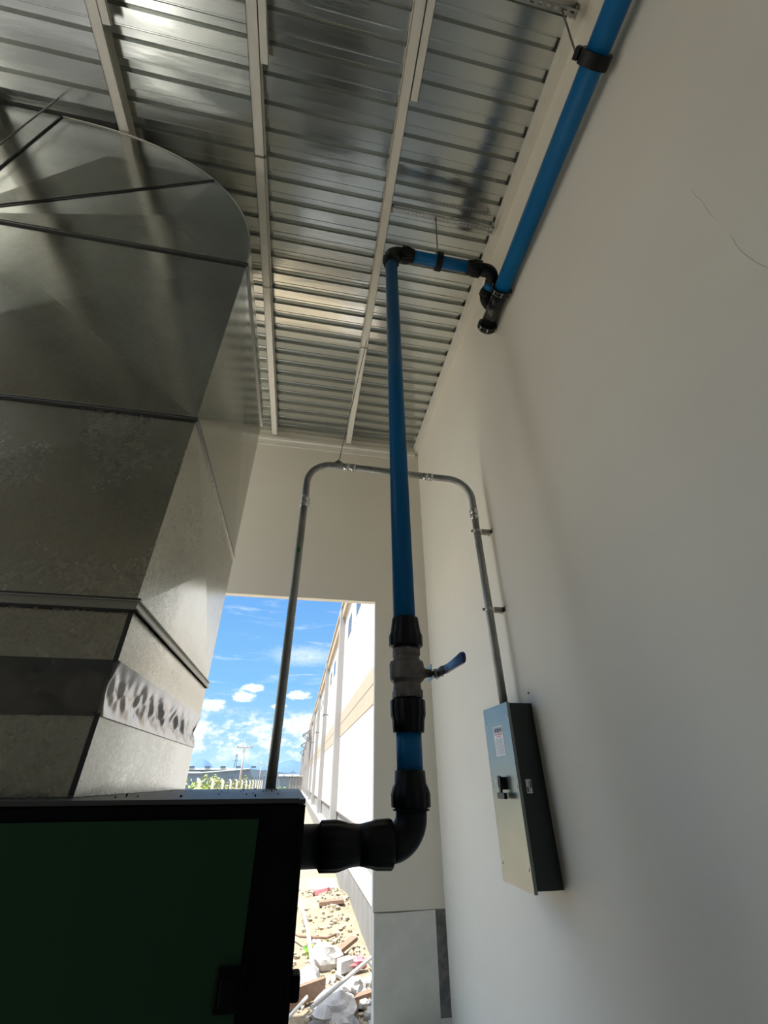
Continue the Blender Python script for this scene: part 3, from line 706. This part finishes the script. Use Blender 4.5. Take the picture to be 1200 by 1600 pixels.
# strut straps
for zz, lab in ((2.035, 'steel strap clamp fixing the conduit to the wall, upper one'), (1.252, 'steel strap clamp fixing the conduit to the wall, nearer the switch box')):
    xx = CXR+.022*(2.22-zz)/1.74
    t = thing('conduit_strap', (XR, CYc, zz), lab, 'strap', 'conduit straps on the wall')
    mb = MB()
    mb.box(xx+.038, XR-.001, CYc-.022, CYc+.022, zz-.020, zz-.017).box(xx+.038, XR-.001, CYc-.022, CYc-.019, zz-.020, zz+.02).box(XR-.004, XR-.001, CYc-.045, CYc+.045, zz-.020, zz+.02)
    mb.build('strut_stub', M['dsteel'], t)
    mb = MB(); mb.lathe((xx, CYc, zz-.012), (xx, CYc, zz+.1), [(0, .0335), (0, .0395), (.026, .0395), (.026, .0335)], 28); mb.build('band', M['steel'], t)
    mb = MB(); mb.box(xx-.060, xx-.037, CYc-.006, CYc+.006, zz-.010, zz+.010).cyl((xx-.05, CYc-.02, zz), (xx-.05, CYc+.02, zz), .005, 8); mb.build('bolt', M['dsteel'], t)
mb = MB(); mb.tube([(.148, CYc, CZ+.036), (.42, CYc+.18, 4.998)], .005, 8); mb.lathe((.148, CYc, CZ+.02), (.148, CYc, CZ+.1), [(0, .038), (.02, .038), (.021, .012), (.05, .012)], 16)
tag(mb.build('hanger_wire', M['dsteel']), 'thin hanger wire from the roof purlin down to the top of the conduit arch', 'wire')

# ================================================================== SWITCH BOX
BXF, BY0, BY1, BZ0, BZ1 = 1.467, 3.105, 3.555, -.575, .480
box = thing('switch_box', (XR, (BY0+BY1)/2, BZ0), 'tall grey metal electrical disconnect box mounted on the right wall', 'electrical box')
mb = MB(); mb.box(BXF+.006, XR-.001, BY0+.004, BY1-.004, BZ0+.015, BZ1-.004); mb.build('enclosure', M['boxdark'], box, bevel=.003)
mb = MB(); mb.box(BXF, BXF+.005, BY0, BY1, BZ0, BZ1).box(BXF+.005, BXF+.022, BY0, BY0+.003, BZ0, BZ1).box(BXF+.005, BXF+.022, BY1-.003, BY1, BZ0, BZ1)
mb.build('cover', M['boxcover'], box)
for (yy, zz) in ((3.535, .386), (3.128, .392), (3.538, -.04), (3.130, -.036), (3.528, -.475), (3.132, -.462)):
    mb = MB(); mb.lathe((BXF, yy, zz), (BXF-1, yy, zz), [(0, .009), (.003, .008), (.004, .004)], 12); mb.build('cover_screw', M['steel'], box)
lab = MB(); x = BXF-.0012; lab.box(x, BXF-.0001, 3.235, 3.395, .150, .340); lo = lab.build('warning_label', M['label'], box); lo['label'] = 'white printed warning label'
mb = MB(); x2 = x-.0006; mb.box(x2, x-.0001, 3.243, 3.387, .296, .334); mb.build('label_header', M['lgrey'], lo)
mb = MB(); mb.box(x2-.0004, x2-.0001, 3.26, 3.285, .308, .322).box(x2-.0004, x2-.0001, 3.30, 3.33, .305, .325).box(x2-.0004, x2-.0001, 3.345, 3.37, .308, .322); mb.build('label_symbols', M['lblack'], lo)
mb = MB(); mb.box(x2, x-.0001, 3.25, 3.38, .282, .292).box(x2, x-.0001, 3.27, 3.36, .270, .277); mb.build('red_lines', M['lred'], lo)
mb = MB(); rnd = random.Random(2)
for r_ in range(12):
    zz = .258-r_*.0088
    yv = 3.378
    while yv > 3.255:
        L = rnd.uniform(.008, .022); mb.box(x2, x-.0001, max(3.245, yv-L), yv, zz-.0022, zz+.0022); yv -= L+.006
mb.build('text_lines', M['lgrey'], lo)
sl_ = MB(); yy = BY0+.004; sl_.box(1.523, 1.562, yy-.0014, yy-.0001, -.073, .005); so2 = sl_.build('rating_label', M['label'], box); so2['label'] = 'small white rating label on the dark side'
mb = MB()
mb.box(1.527, 1.536, yy-.002, yy-.0015, -.066, -.038).box(1.550, 1.558, yy-.002, yy-.0015, -.045, -.002)
for r_ in range(6): mb.box(1.539, 1.546, yy-.002, yy-.0015, -.066+r_*.011, -.062+r_*.011)
mb.build('text_lines', M['lblack'], so2)
# operating handle
hd = MB(); hx = BXF
hd.box(hx-.030, hx-.0002, 3.285, 3.345, -.055, .020).box(hx-.048, hx-.030, 3.300, 3.330, -.045, .028)
hd.obox((hx-.040, 3.305, -.035), (1, 0, 0), (0, 1, .12), (0, -.12, 1), .008, .014, .06)
hd.box(hx-.052, hx-.028, 3.238, 3.355, -.108, -.072)
ho = hd.build('switch_handle', M['lblack'], box, bevel=.003)
mb = MB(); mb.lathe((hx-.048, 3.35, -.005), (hx-.06, 3.35, -.005), [(0, .008), (.003, .006)], 12); mb.build('handle_rivet', M['steel'], ho)
mb = MB(); mb.lathe((XR, 3.123, .547), (XR-.02, 3.123, .547), [(0, .008), (.004, .008), (.006, .004)], 10)
tag(mb.build('wall_anchor', M['lblack']), 'small dark anchor in the plaster just above the switch box', 'anchor')

# ================================================================== OUTDOORS
# ground
g = MB(); nx, ny = 60, 90; vs_ = []
def gh(x, y): 
    f = min(1, max(0, (y-6)/2))
    return ZG+noise.noise(V((x*.5, y*.45, 0)))*.10*f+noise.noise(V((x*2.1, y*2.1, 5)))*.03*f+(max(0, 1-abs(y-12.6)/2.2)*.16*max(0, 1-abs(x-1.2)/1.2))
for j in range(ny+1):
    y = YF+.1+(60-YF)*(j/ny)**2.0
    for i in range(nx+1): x = -30+ (33)*(1-(1-i/nx)**2.2); vs_.append((x, y, gh(x, y) if y < 55 and x > -12 else ZG))
fs = [(j*(nx+1)+i, j*(nx+1)+i+1, (j+1)*(nx+1)+i+1, (j+1)*(nx+1)+i) for j in range(ny) for i in range(nx)]
g.add(vs_, fs, True); struct('ground_near', g, M['soil']).name = 'ground'
struct('ground_far', MB().box(-1500, 1200, 59.9, 3000, ZG-1, ZG-.02).box(-300, -29.9, -60, 60, ZG-1, ZG-.03).box(-30, XL-.2, -60, YF+.2, ZG-1, ZG-.03), M['soil'])

struct('added_bounce_apron', MB().box(-16, XL-.22, -8, 9, ZG-.02, ZF-.05), M['bounce_apron']).name = 'added_pavement'  # unseen pale slab, added to bounce sunlight into the shed
struct('added_dark_strip', MB().box(-7.6, XL-.22, -8.1, 9.1, ZF-.06, ZF-.035), M['dim_strip']).name = 'added_pavement'  # unseen dark strip, added to dim reflections in ceiling and duct
# long facade running away from the opening (azimuth drift .0030556)
KX = .0030556
def fx(x0, y): return x0+KX*y
fac = thing('warehouse_facade', (fx(1.75, 30), 60, ZG), 'long white precast warehouse wall with beige bands seen through the opening', 'building')
def fbox(mb, x0, x1, y0, y1, z0, z1):
    vs2 = []
    for z in (z0, z1):
        for y in (y0, y1): vs2 += [(fx(x0, y), y, z), (fx(x1, y), y, z)]
    mb.add(vs2, [(0, 2, 3, 1), (4, 5, 7, 6), (0, 1, 5, 4), (2, 6, 7, 3), (0, 4, 6, 2), (1, 3, 7, 5)])
FY0, FY1 = YF+.6, 200
pil = [20.6+11.6*k for k in range(15)]
ztopf = 7.45
mb = MB(); fbox(mb, 1.75, 2.4, FY0, FY1, -1.0, ztopf-.55); mb.build('panel_wall', M['facade'], fac)
mb = MB(); fbox(mb, 1.78, 2.4, FY0, FY1, ZG-.3, -1.0); mb.build('base_wall', M['curb'], fac)
mb = MB(); fbox(mb, 1.5, 2.4, FY0, FY1, ZG-.3, -1.69); mb.build('footing', M['curbtop'], fac)
mb = MB(); fbox(mb, 1.72, 1.76, FY0, FY1, -1.02, -.985); mb.build('panel_joint', M['joint'], fac)
for z0, z1 in ((1.62, 2.06), (2.10, 2.52)):
    mb = MB(); fbox(mb, 1.735, 1.76, FY0, FY1, z0, z1); mb.build('beige_band', M['band'], fac)
mb = MB(); fbox(mb, 1.738, 1.76, FY0, FY1, 2.062, 2.098); fbox(mb, 1.745, 1.76, FY0, FY1, 5.14, 5.165); mb.build('panel_joint', M['joint'], fac)
mb = MB(); fbox(mb, 1.60, 2.4, FY0, FY1, ztopf-.56, ztopf); mb.build('parapet_band', M['band'], fac)
mb = MB(); fbox(mb, 1.53, 2.4, FY0, FY1, ztopf, ztopf+.16); mb.build('parapet_cap', M['band'], fac)
for k, yy in enumerate(pil):
    mb = MB(); fbox(mb, 1.50, 1.75, yy, yy+.55, ZG, ztopf-.02); mb.build('pilaster', M['pil'], fac)
wn = [(13.4, 14.6)]+[]
rows = []
for k in range(8):
    y0 = pil[0]+11.6*(k-1)
    for q in (1.7, 4.8, 7.9): rows.append((y0+q+.55, y0+q+2.0))
for y0, y1 in rows:
    if y0 < FY0+.3: continue
    mb = MB(); fbox(mb, 1.742, 1.752, y0, y1, 5.32, 6.15); wo = mb.build('window', M['fglass'], fac)
for yy in (29.8, 41.5, 53.0):
    mb = MB(); p = V((fx(1.72, yy), yy, 3.55)); mb.beam(p, p+V((-.26, 0, .05)), .05, .05); mb.beam(p+V((-.22, 0, .06)), p+V((-.36, 0, -.05)), .14, .08); mb.build('wall_lamp', M['dpost'], fac)
# curb wall
cb = thing('retaining_curb', (fx(1.4, 20), 30, ZG), 'low streaked concrete retaining wall with a pale top along the warehouse', 'wall')
mb = MB(); fbox(mb, 1.40, 1.494, YF+.35, FY1, ZG-.4, -1.70); mb.build('curb_face', M['curb'], cb)
mb = MB(); fbox(mb, 1.385, 1.494, YF+.35, FY1, -1.70, -1.67); mb.build('curb_top', M['curbtop'], cb)
# dock canopies
for yy, xt, z0, zm, zt, lab in ((66, .71, 4.75, 5.40, 5.93, 'nearest of three pointed grey canopies sticking out of the warehouse wall'), (92, .80, 5.15, 5.77, 6.31, 'middle one of three pointed grey canopies on the warehouse wall'),
                                (122, 1.02, 5.40, 6.11, 6.67, 'farthest of three pointed grey canopies on the warehouse wall')):
    x0 = fx(1.49, yy)-.05; t = thing('dock_canopy', (x0, yy, z0), lab, 'canopy', 'pointed canopies')
    fr = MB()
    for dy in (0, 3):
        a, b, c = V((x0, yy+dy, z0)), V((xt, yy+dy, zm)), V((x0, yy+dy, zt)); fr.beam(a, b, .07, .07); fr.beam(b, c, .07, .07); fr.beam(a, c, .07, .07)
    fr.beam((xt, yy, zm), (xt, yy+3, zm), .07, .07); fr.build('frame', M['dpost'], t)
    sh = MB(); sh.obox(V((x0+xt, 2*yy+3, zm+zt))/2, (x0-xt, 0, zt-zm), (0, 1, 0), (-(zt-zm), 0, x0-xt), sqrt((x0-xt)**2+(zt-zm)**2)/2, 1.5, .02); sh.build('roof_sheet', M['canopy'], t)

# rubble and waste on the soil outside
rnd = random.Random(11)
mb = MB()
for k in range(620):
    if k < 330: x, y, r_ = rnd.gauss(1.0, .35), rnd.uniform(8.8, 14.5), rnd.uniform(.015, .06)
    else: x, y, r_ = rnd.uniform(-.3, 1.38), rnd.uniform(6.1, 9.2), rnd.uniform(.01, .045)
    if x > 1.36: continue
    mb.sph((x, y, gh(x, y)+r_*.3), r_, 3, (1, rnd.uniform(.7, 1.3), rnd.uniform(.5, .9)), .9, k)
tag(mb.build('gravel_rubble', M['rock']), 'broken stones and gravel scattered on the sandy ground outside', 'rubble', kind='stuff')
mb = MB()
for k in range(170):
    x, y = rnd.gauss(.85, .28), rnd.uniform(6.4, 8.3)
    if x > 1.33: continue
    r_ = rnd.uniform(.02, .07); mb.obox((x, y, gh(x, y)+r_*.4), (rnd.gauss(0, 1), rnd.gauss(0, 1), .2*rnd.gauss(0, 1)), (rnd.gauss(0, 1), rnd.gauss(0, 1), .2), (0, .2*rnd.gauss(0, 1), 1), r_, r_*rnd.uniform(.5, 1), r_*rnd.uniform(.2, .5))
tag(mb.build('plaster_rubble', M['white_rubble']), 'white plaster crumbs heaped outside below the opening', 'rubble', kind='stuff')
def waste(name, mb, mt, lab, cat): tag(mb.build(name, mt), lab, cat)
def gz(x, y, d=0): return (x, y, gh(x, y)+d)
m1 = MB(); m1.sph(gz(.70, 8.75, .10), .23, 10, (1, .9, .75), .35, 3); waste('plaster_sack', m1, M['white_rubble'], 'round bulging white plaster sack on the ground outside', 'sack')
m1 = MB(); m1.sph(gz(.40, 8.05, .06), .24, 9, (1, 1, .55), .5, 8); waste('plaster_sack', m1, M['white_rubble'], 'flattened white sack beside the cabinet edge outside', 'sack')
m1 = MB(); m1.sph(gz(.70, 7.25, .05), .27, 9, (.9, 1.15, .45), .5, 12); waste('plaster_sack', m1, M['white_rubble'], 'large flat white sack nearest the bottom of the photo', 'sack')
m1 = MB(); m1.sph(gz(.95, 7.75, .07), .13, 8, (1.2, .8, .6), .6, 15); waste('plaster_lump', m1, M['white_rubble'], 'small white plaster lump right of the flat sacks', 'rubble lump')
m1 = MB(); m1.obox(gz(.95, 8.35, .10), (1, .3, .1), (-.3, 1, 0), (0, 0, 1), .09, .08, .06); waste('plaster_block', m1, M['white_rubble'], 'square white block beside the round sack outside', 'block')
m1 = MB(); m1.beam(gz(.82, 8.95, .09), gz(1.22, 9.5, .12), .12, .05); waste('wood_plank', m1, M['wood'], 'short tilted wood plank behind the round white sack', 'plank')
m1 = MB(); m1.beam(gz(.10, 7.42, .10), gz(.62, 7.72, .12), .07, .16); waste('wood_plank', m1, M['wood'], 'thick brown plank beside the edge of the black cabinet', 'plank')
m1 = MB(); m1.beam(gz(.86, 7.45, .03), gz(1.36, 7.60, .05), .10, .07); waste('wood_plank', m1, M['wood'], 'brown plank poking out at the foot of the white jamb', 'plank')
m1 = MB(); m1.beam(gz(.76, 11.75, .06), gz(1.26, 11.7, .08), .20, .06); waste('wood_plank', m1, M['wood'], 'pinkish plank lying across the gravel farther out', 'plank')
m1 = MB(); m1.obox(gz(.92, 13.2, .15), (1, .1, 0), (-.1, 1, .1), (0, -.1, 1), .30, .34, .025); waste('white_board', m1, M['pvc'], 'white board lying on the soil, farthest of the rubbish', 'board')
m1 = MB(); m1.beam(gz(.74, 12.9, .06), gz(1.02, 12.75, .06), .12, .08); waste('pink_scrap', m1, M['pink'], 'pink scrap under the edge of the white board', 'scrap')
m1 = MB(); m1.tube([gz(.36, 11.9, .12), gz(.47, 9.9, .22), gz(.50, 8.05, .16)], .032, 12); waste('scrap_tube', m1, M['pipeg'], 'long greyish tube lying lengthwise beside the cabinet edge', 'tube')
m1 = MB(); m1.tube([gz(.42, 6.75, .24), gz(1.26, 8.0, .24)], .022, 10); waste('plastic_tube', m1, M['pvc'], 'thin white tube lying diagonally over the rubble at the bottom', 'tube')
m1 = MB(); m1.tube([gz(.1, 6.9, .08), gz(.40, 7.45, .12)], .018, 10); waste('plastic_tube', m1, M['pvc'], 'short white tube end near the bottom of the cabinet', 'tube')
m1 = MB(); m1.tube([gz(1.22, 7.1, .06), gz(1.33, 8.0, .09), gz(1.28, 8.5, .10)], .012, 8); waste('bent_wire', m1, M['dpost'], 'dark bent wire on the rubble near the jamb', 'wire')
m1 = MB(); m1.tube([gz(.05, 10.6, .1), gz(.35, 9.95, .14), gz(.8, 10.0, .05), gz(.98, 10.15, .04)], .018, 8); waste('dry_branch', m1, M['wood'], 'thin dry branch crossing the long grey tube', 'branch')
m1 = MB()
for k in range(26): m1.obox(gz(.62+rnd.uniform(-.17, .17), 9.42+rnd.uniform(-.13, .13), .05+rnd.uniform(0, .06)), (rnd.gauss(0, 1), rnd.gauss(0, 1), rnd.gauss(0, 1)), (rnd.gauss(0, 1), .3, 1), (1, rnd.gauss(0, 1), .2), .05, .03, .004)
waste('crumpled_bag', m1, M['gbag'], 'crumpled green and yellow plastic bag on the sand', 'bag')
m1 = MB(); m1.sph(gz(1.12, 8.38, .09), .12, 6, (1.3, .7, .5), .7, 5); waste('pink_cloth', m1, M['pink'], 'crumpled pink cloth among white rubble near the jamb', 'cloth')
m1 = MB(); m1.sph(gz(.58, 10.05, .04), .10, 5, (1.2, .8, .4), .8, 7); waste('pink_wrapper', m1, M['pink'], 'small pink wrapper just behind the green plastic bag', 'wrapper')
m1 = MB(); m1.sph(gz(.62, 9.9, .04), .07, 5, (1.2, .8, .5), .8, 9); waste('paper_scrap', m1, M['pvc'], 'white paper scrap touching the small pink wrapper', 'paper')

# fence of pale concrete posts
for k in range(13):
    y = 18.2+2.95*k; x = -3.2
    nm = {0: 'leftmost pale concrete fence post', 1: 'second pale fence post from the left', 2: 'third pale fence post from the left', 3: 'fourth pale fence post from the left', 4: 'fifth pale fence post from the left'}
    lab = nm.get(k, 'small pale fence post in the dense far end of the fence')
    mb = MB(); mb.box(x-.05, x+.05, y-.05, y+.05, ZG-.1, .02); mb.beam((x, y, .0), (x-.10, y, .10), .07, .07)
    tag(mb.build('fence_post', M['cpost']), lab, 'fence post', 'pale concrete fence posts')
for k in range(26):
    a = R(-7.3+.31*k); y = 84; x = y*math.tan(a)
    if k % 5 == 3 and k < 8: continue
    mb = MB(); mb.box(x-.07, x+.07, y-.07, y+.07, ZG-.1, .55+.15*((k*7) % 3)); mb.box(x-.13, x+.02, y-.07, y+.07, .45, .6)
    tag(mb.build('dark_post', M['dpost']), 'slim dark post of the far fence in front of the blue-grey warehouse', 'fence post', 'dark posts of the far fence')

# shrubs
def shrub(x, y, w_, h_, mt, lab, seed, n=700):
    rnd = random.Random(seed); t = thing('shrub', (x, y, ZG), lab, 'shrub', 'shrubs behind the fence')
    s_ = MB()
    for k in range(5):
        q = V((x+rnd.uniform(-w_, w_)*.5, y+rnd.uniform(-.5, .5), ZG+h_*rnd.uniform(.5, .85))); s_.tube([(x+rnd.uniform(-.3, .3), y, ZG-.05), (V((x, y, ZG))+q)/2+V((rnd.uniform(-.1, .1), 0, 0)), q], [.05, .035, .015], 6)
    s_.build('stems', M['wood'], t)
    m_ = MB()
    lobes = [(rnd.uniform(-w_, w_)*.75, rnd.uniform(-.7, .7), h_*rnd.uniform(.35, .72), rnd.uniform(.32, .5)*h_) for _ in range(9)]
    for k in range(n):
        lx, ly, lz, lr = rnd.choice(lobes); d = V((rnd.gauss(0, 1), rnd.gauss(0, 1), rnd.gauss(0, 1))).normalized()*lr*rnd.uniform(.6, 1.0)
        c = V((x+lx, y+ly, ZG+lz))+V((d.x, d.y, d.z*.8)); 
        if c.z < ZG+.02: c.z = ZG+.05
        a = V((rnd.gauss(0, 1), rnd.gauss(0, 1), rnd.gauss(0, 1))).normalized(); b = a.orthogonal().normalized(); L = rnd.uniform(.09, .17)
        m_.add([c-a*L, c+b*L*.45, c+a*L, c-b*L*.45], [(0, 1, 2, 3)])
    m_.build('foliage', M[mt], t)
for i, (x, y, w_, h_, mt, lab) in enumerate(((-6.0, 26, 1.5, 2.5, 'leafa', 'bright green shrub at the left, right beside the duct'), (-5.9, 31, 1.4, 2.4, 'leafa', 'green shrub behind the second fence post'),
      (-6.2, 40, 1.6, 2.75, 'leafb', 'olive shrub in the middle behind the pale fence posts'), (-6.9, 52, 1.2, 2.0, 'leafa', 'low green shrub just left of the utility pole'), (-4.9, 50, 1.0, 2.6, 'leafb', 'yellowish shrub around the foot of the utility pole'),
      (-3.9, 57, 1.0, 1.6, 'leafb', 'low dry shrub right of the utility pole'), (-1.6, 60, 1.6, 1.75, 'leafa', 'low green shrub just right of the vertical conduit'), (-.2, 62, 1.4, 1.6, 'leafb', 'low shrub at the far end of the warehouse wall'))):
    shrub(x, y, w_, h_, mt, lab, 20+i)

# utility poles
def upole(x, y, top, lab, arm=.95):
    t = thing('utility_pole', (x, y, ZG), lab, 'utility pole'); r0 = .16
    mb = MB(); mb.lathe((x, y, ZG-.1), (x, y, 50), [(0, r0), (top-ZG+.1, r0*.6)], 12); mb.build('pole', M['pole'], t)
    mb = MB(); mb.beam((x-arm, y-.12, top-.55), (x+arm, y-.12, top-.55), .10, .12); mb.build('crossarm', M['pole'], t)
    for dx in (-arm+.05, arm-.05, 0):
        z = top-.49 if dx else top
        mb = MB(); mb.lathe((x+dx, y-.12 if dx else y, z), (x+dx, y-.12 if dx else y, z+1), [(0, .05), (.06, .09), (.12, .05), (.2, .07), (.26, .03)], 8); mb.build('insulator', M['pole'], t)
upole(-6.55, 64, 4.2, 'tall concrete utility pole with crossarm, centred in the lower sky')
upole(-9.9, 150, 4.9, 'small faint utility pole far behind, right of the mountain', 1.2)
# lattice pylon
t = thing('lattice_pylon', (-36.9, 320, ZG), 'thin faraway lattice pylon just left of the utility pole', 'pylon'); mb = MB()
x, y = -36.9, 320; Ht = 17.2
for sx in (-1, 1):
    for sy in (-1, 1): mb.beam((x+sx*1.2, y+sy*1.2, ZG), (x+sx*.25, y+sy*.25, ZG+Ht), .16, .16)
for k in range(7):
    z0, z1 = ZG+Ht*k/7, ZG+Ht*(k+1)/7; w0, w1 = 1.2-.95*k/7, 1.2-.95*(k+1)/7
    for s_ in (-1, 1): mb.beam((x-s_*w0, y-w0, z0), (x+s_*w1, y-w1, z1), .10, .10)
mb.build('tower', M['ware'], t)
mb = MB()
for k, z in enumerate((ZG+Ht*.78, ZG+Ht*.92)): mb.beam((x-1.8, y, z), (x+1.8, y, z), .14, .14)
mb.build('crossarms', M['ware'], t)

# far warehouse
t = thing('far_warehouse', (-22, 190, ZG), 'low blue-grey warehouse with pale roof edge in the far distance', 'building')
mb = MB(); mb.box(-75, -8, 170, 230, ZG, 2.4); mb.build('wall', M['ware'], t)
mb = MB(); mb.add([(-75, 169, 2.42), (-34, 169, 2.42), (-14.6, 169, 3.5), (-4, 169, 2.5), (.9, 169, 1.96), (.9, 169, ZG), (-75, 169, ZG),
                   (-75, 231, 2.42), (-34, 231, 2.42), (-14.6, 231, 3.5), (-4, 231, 2.5), (.9, 231, 1.96), (.9, 231, ZG), (-75, 231, ZG)],
                  [tuple(range(7)), tuple(range(13, 6, -1))]+[(i, i+7, (i+1) % 7+7, (i+1) % 7) for i in range(7)]); mb.build('gable_wall', M['ware'], t)
mb = MB(); mb.box(-75, -30, 168.2, 169, 2.30, 2.75); mb.beam((-30, 168.6, 2.45), (-14.6, 168.6, 3.62), .8, .30); mb.build('roof_edge', M['wareroof'], t)
t = thing('distant_hall', (-50, 260, ZG), 'thin white roof line of a hall in front of the mountain', 'building')
mb = MB(); mb.box(-110, -28, 250, 290, ZG, 4.8); mb.build('wall', M['ware'], t)
mb = MB(); mb.box(-110, -28, 249, 250, 4.8, 5.6); mb.build('roof_edge', M['wareroof'], t)
for k in range(6):
    mb = MB(); mb.box(-57+7.2*k, -54.8+7.2*k, 248, 250, 5.6, 6.3); mb.build('roof_vent', M['dpost'], t)
t = thing('white_hall', (-2, 150, ZG), 'small pale hall in the distance beside the far end of the long white wall', 'building')
mb = MB(); mb.add([(-9, 150, ZG), (1.6, 150, ZG), (1.6, 150, 1.7), (1.2, 150, 1.9), (-.4, 150, 2.6), (-2, 150, 1.9), (-6, 150, 2.1), (-9, 150, 3.0),
                   (-9, 160, ZG), (1.6, 160, ZG), (1.6, 160, 1.7), (1.2, 160, 1.9), (-.4, 160, 2.6), (-2, 160, 1.9), (-6, 160, 2.1), (-9, 160, 3.0)],
                  [tuple(range(8)), tuple(range(15, 7, -1))]+[(i, i+8, (i+1) % 8+8, (i+1) % 8) for i in range(8)]); mb.build('wall', M['ware'], t)
mb = MB(); mb.box(-4.5, 1.6, 149.3, 150, 1.25, 1.75); mb.build('roof_edge', M['wareroof'], t)
t = thing('concrete_hut', (.2, 95, ZG), 'small grey concrete building where the long white wall ends', 'building')
mb = MB(); mb.box(-.9, 1.6, 95, 99, ZG, .75); mb.build('wall', M['curb'], t)
mb = MB(); mb.box(-1.05, 1.63, 94.8, 99.2, .75, .88); mb.build('roof', M['cpost'], t)

# mountains
def ridge(name, az0, az1, D, f, lab):
    mb = MB(); n = 60; vs_ = []
    for j in range(5):
        for i in range(n+1):
            a = az0+(az1-az0)*i/n; e = f(a)*(1, .8, .5, .2, -.02)[j]; d = D-j*D*.05
            vs_.append((sin(a)*d, cos(a)*d, d*e+noise.noise(V((a*60, j, 1)))*D*.0012))
    # back side gives it depth
    for i in range(n+1):
        a = az0+(az1-az0)*i/n; vs_.append((sin(a)*D*1.25, cos(a)*D*1.25, -10))
    W = n+1
    fs = [(j*W+i, j*W+i+1, (j+1)*W+i+1, (j+1)*W+i) for j in range(4) for i in range(n)]+[(i, i+1, 5*W+i+1, 5*W+i) for i in range(n)]
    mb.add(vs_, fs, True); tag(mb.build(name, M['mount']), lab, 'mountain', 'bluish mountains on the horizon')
def G(a, c, w_, h): return h*math.exp(-((a-c)/w_)**2)
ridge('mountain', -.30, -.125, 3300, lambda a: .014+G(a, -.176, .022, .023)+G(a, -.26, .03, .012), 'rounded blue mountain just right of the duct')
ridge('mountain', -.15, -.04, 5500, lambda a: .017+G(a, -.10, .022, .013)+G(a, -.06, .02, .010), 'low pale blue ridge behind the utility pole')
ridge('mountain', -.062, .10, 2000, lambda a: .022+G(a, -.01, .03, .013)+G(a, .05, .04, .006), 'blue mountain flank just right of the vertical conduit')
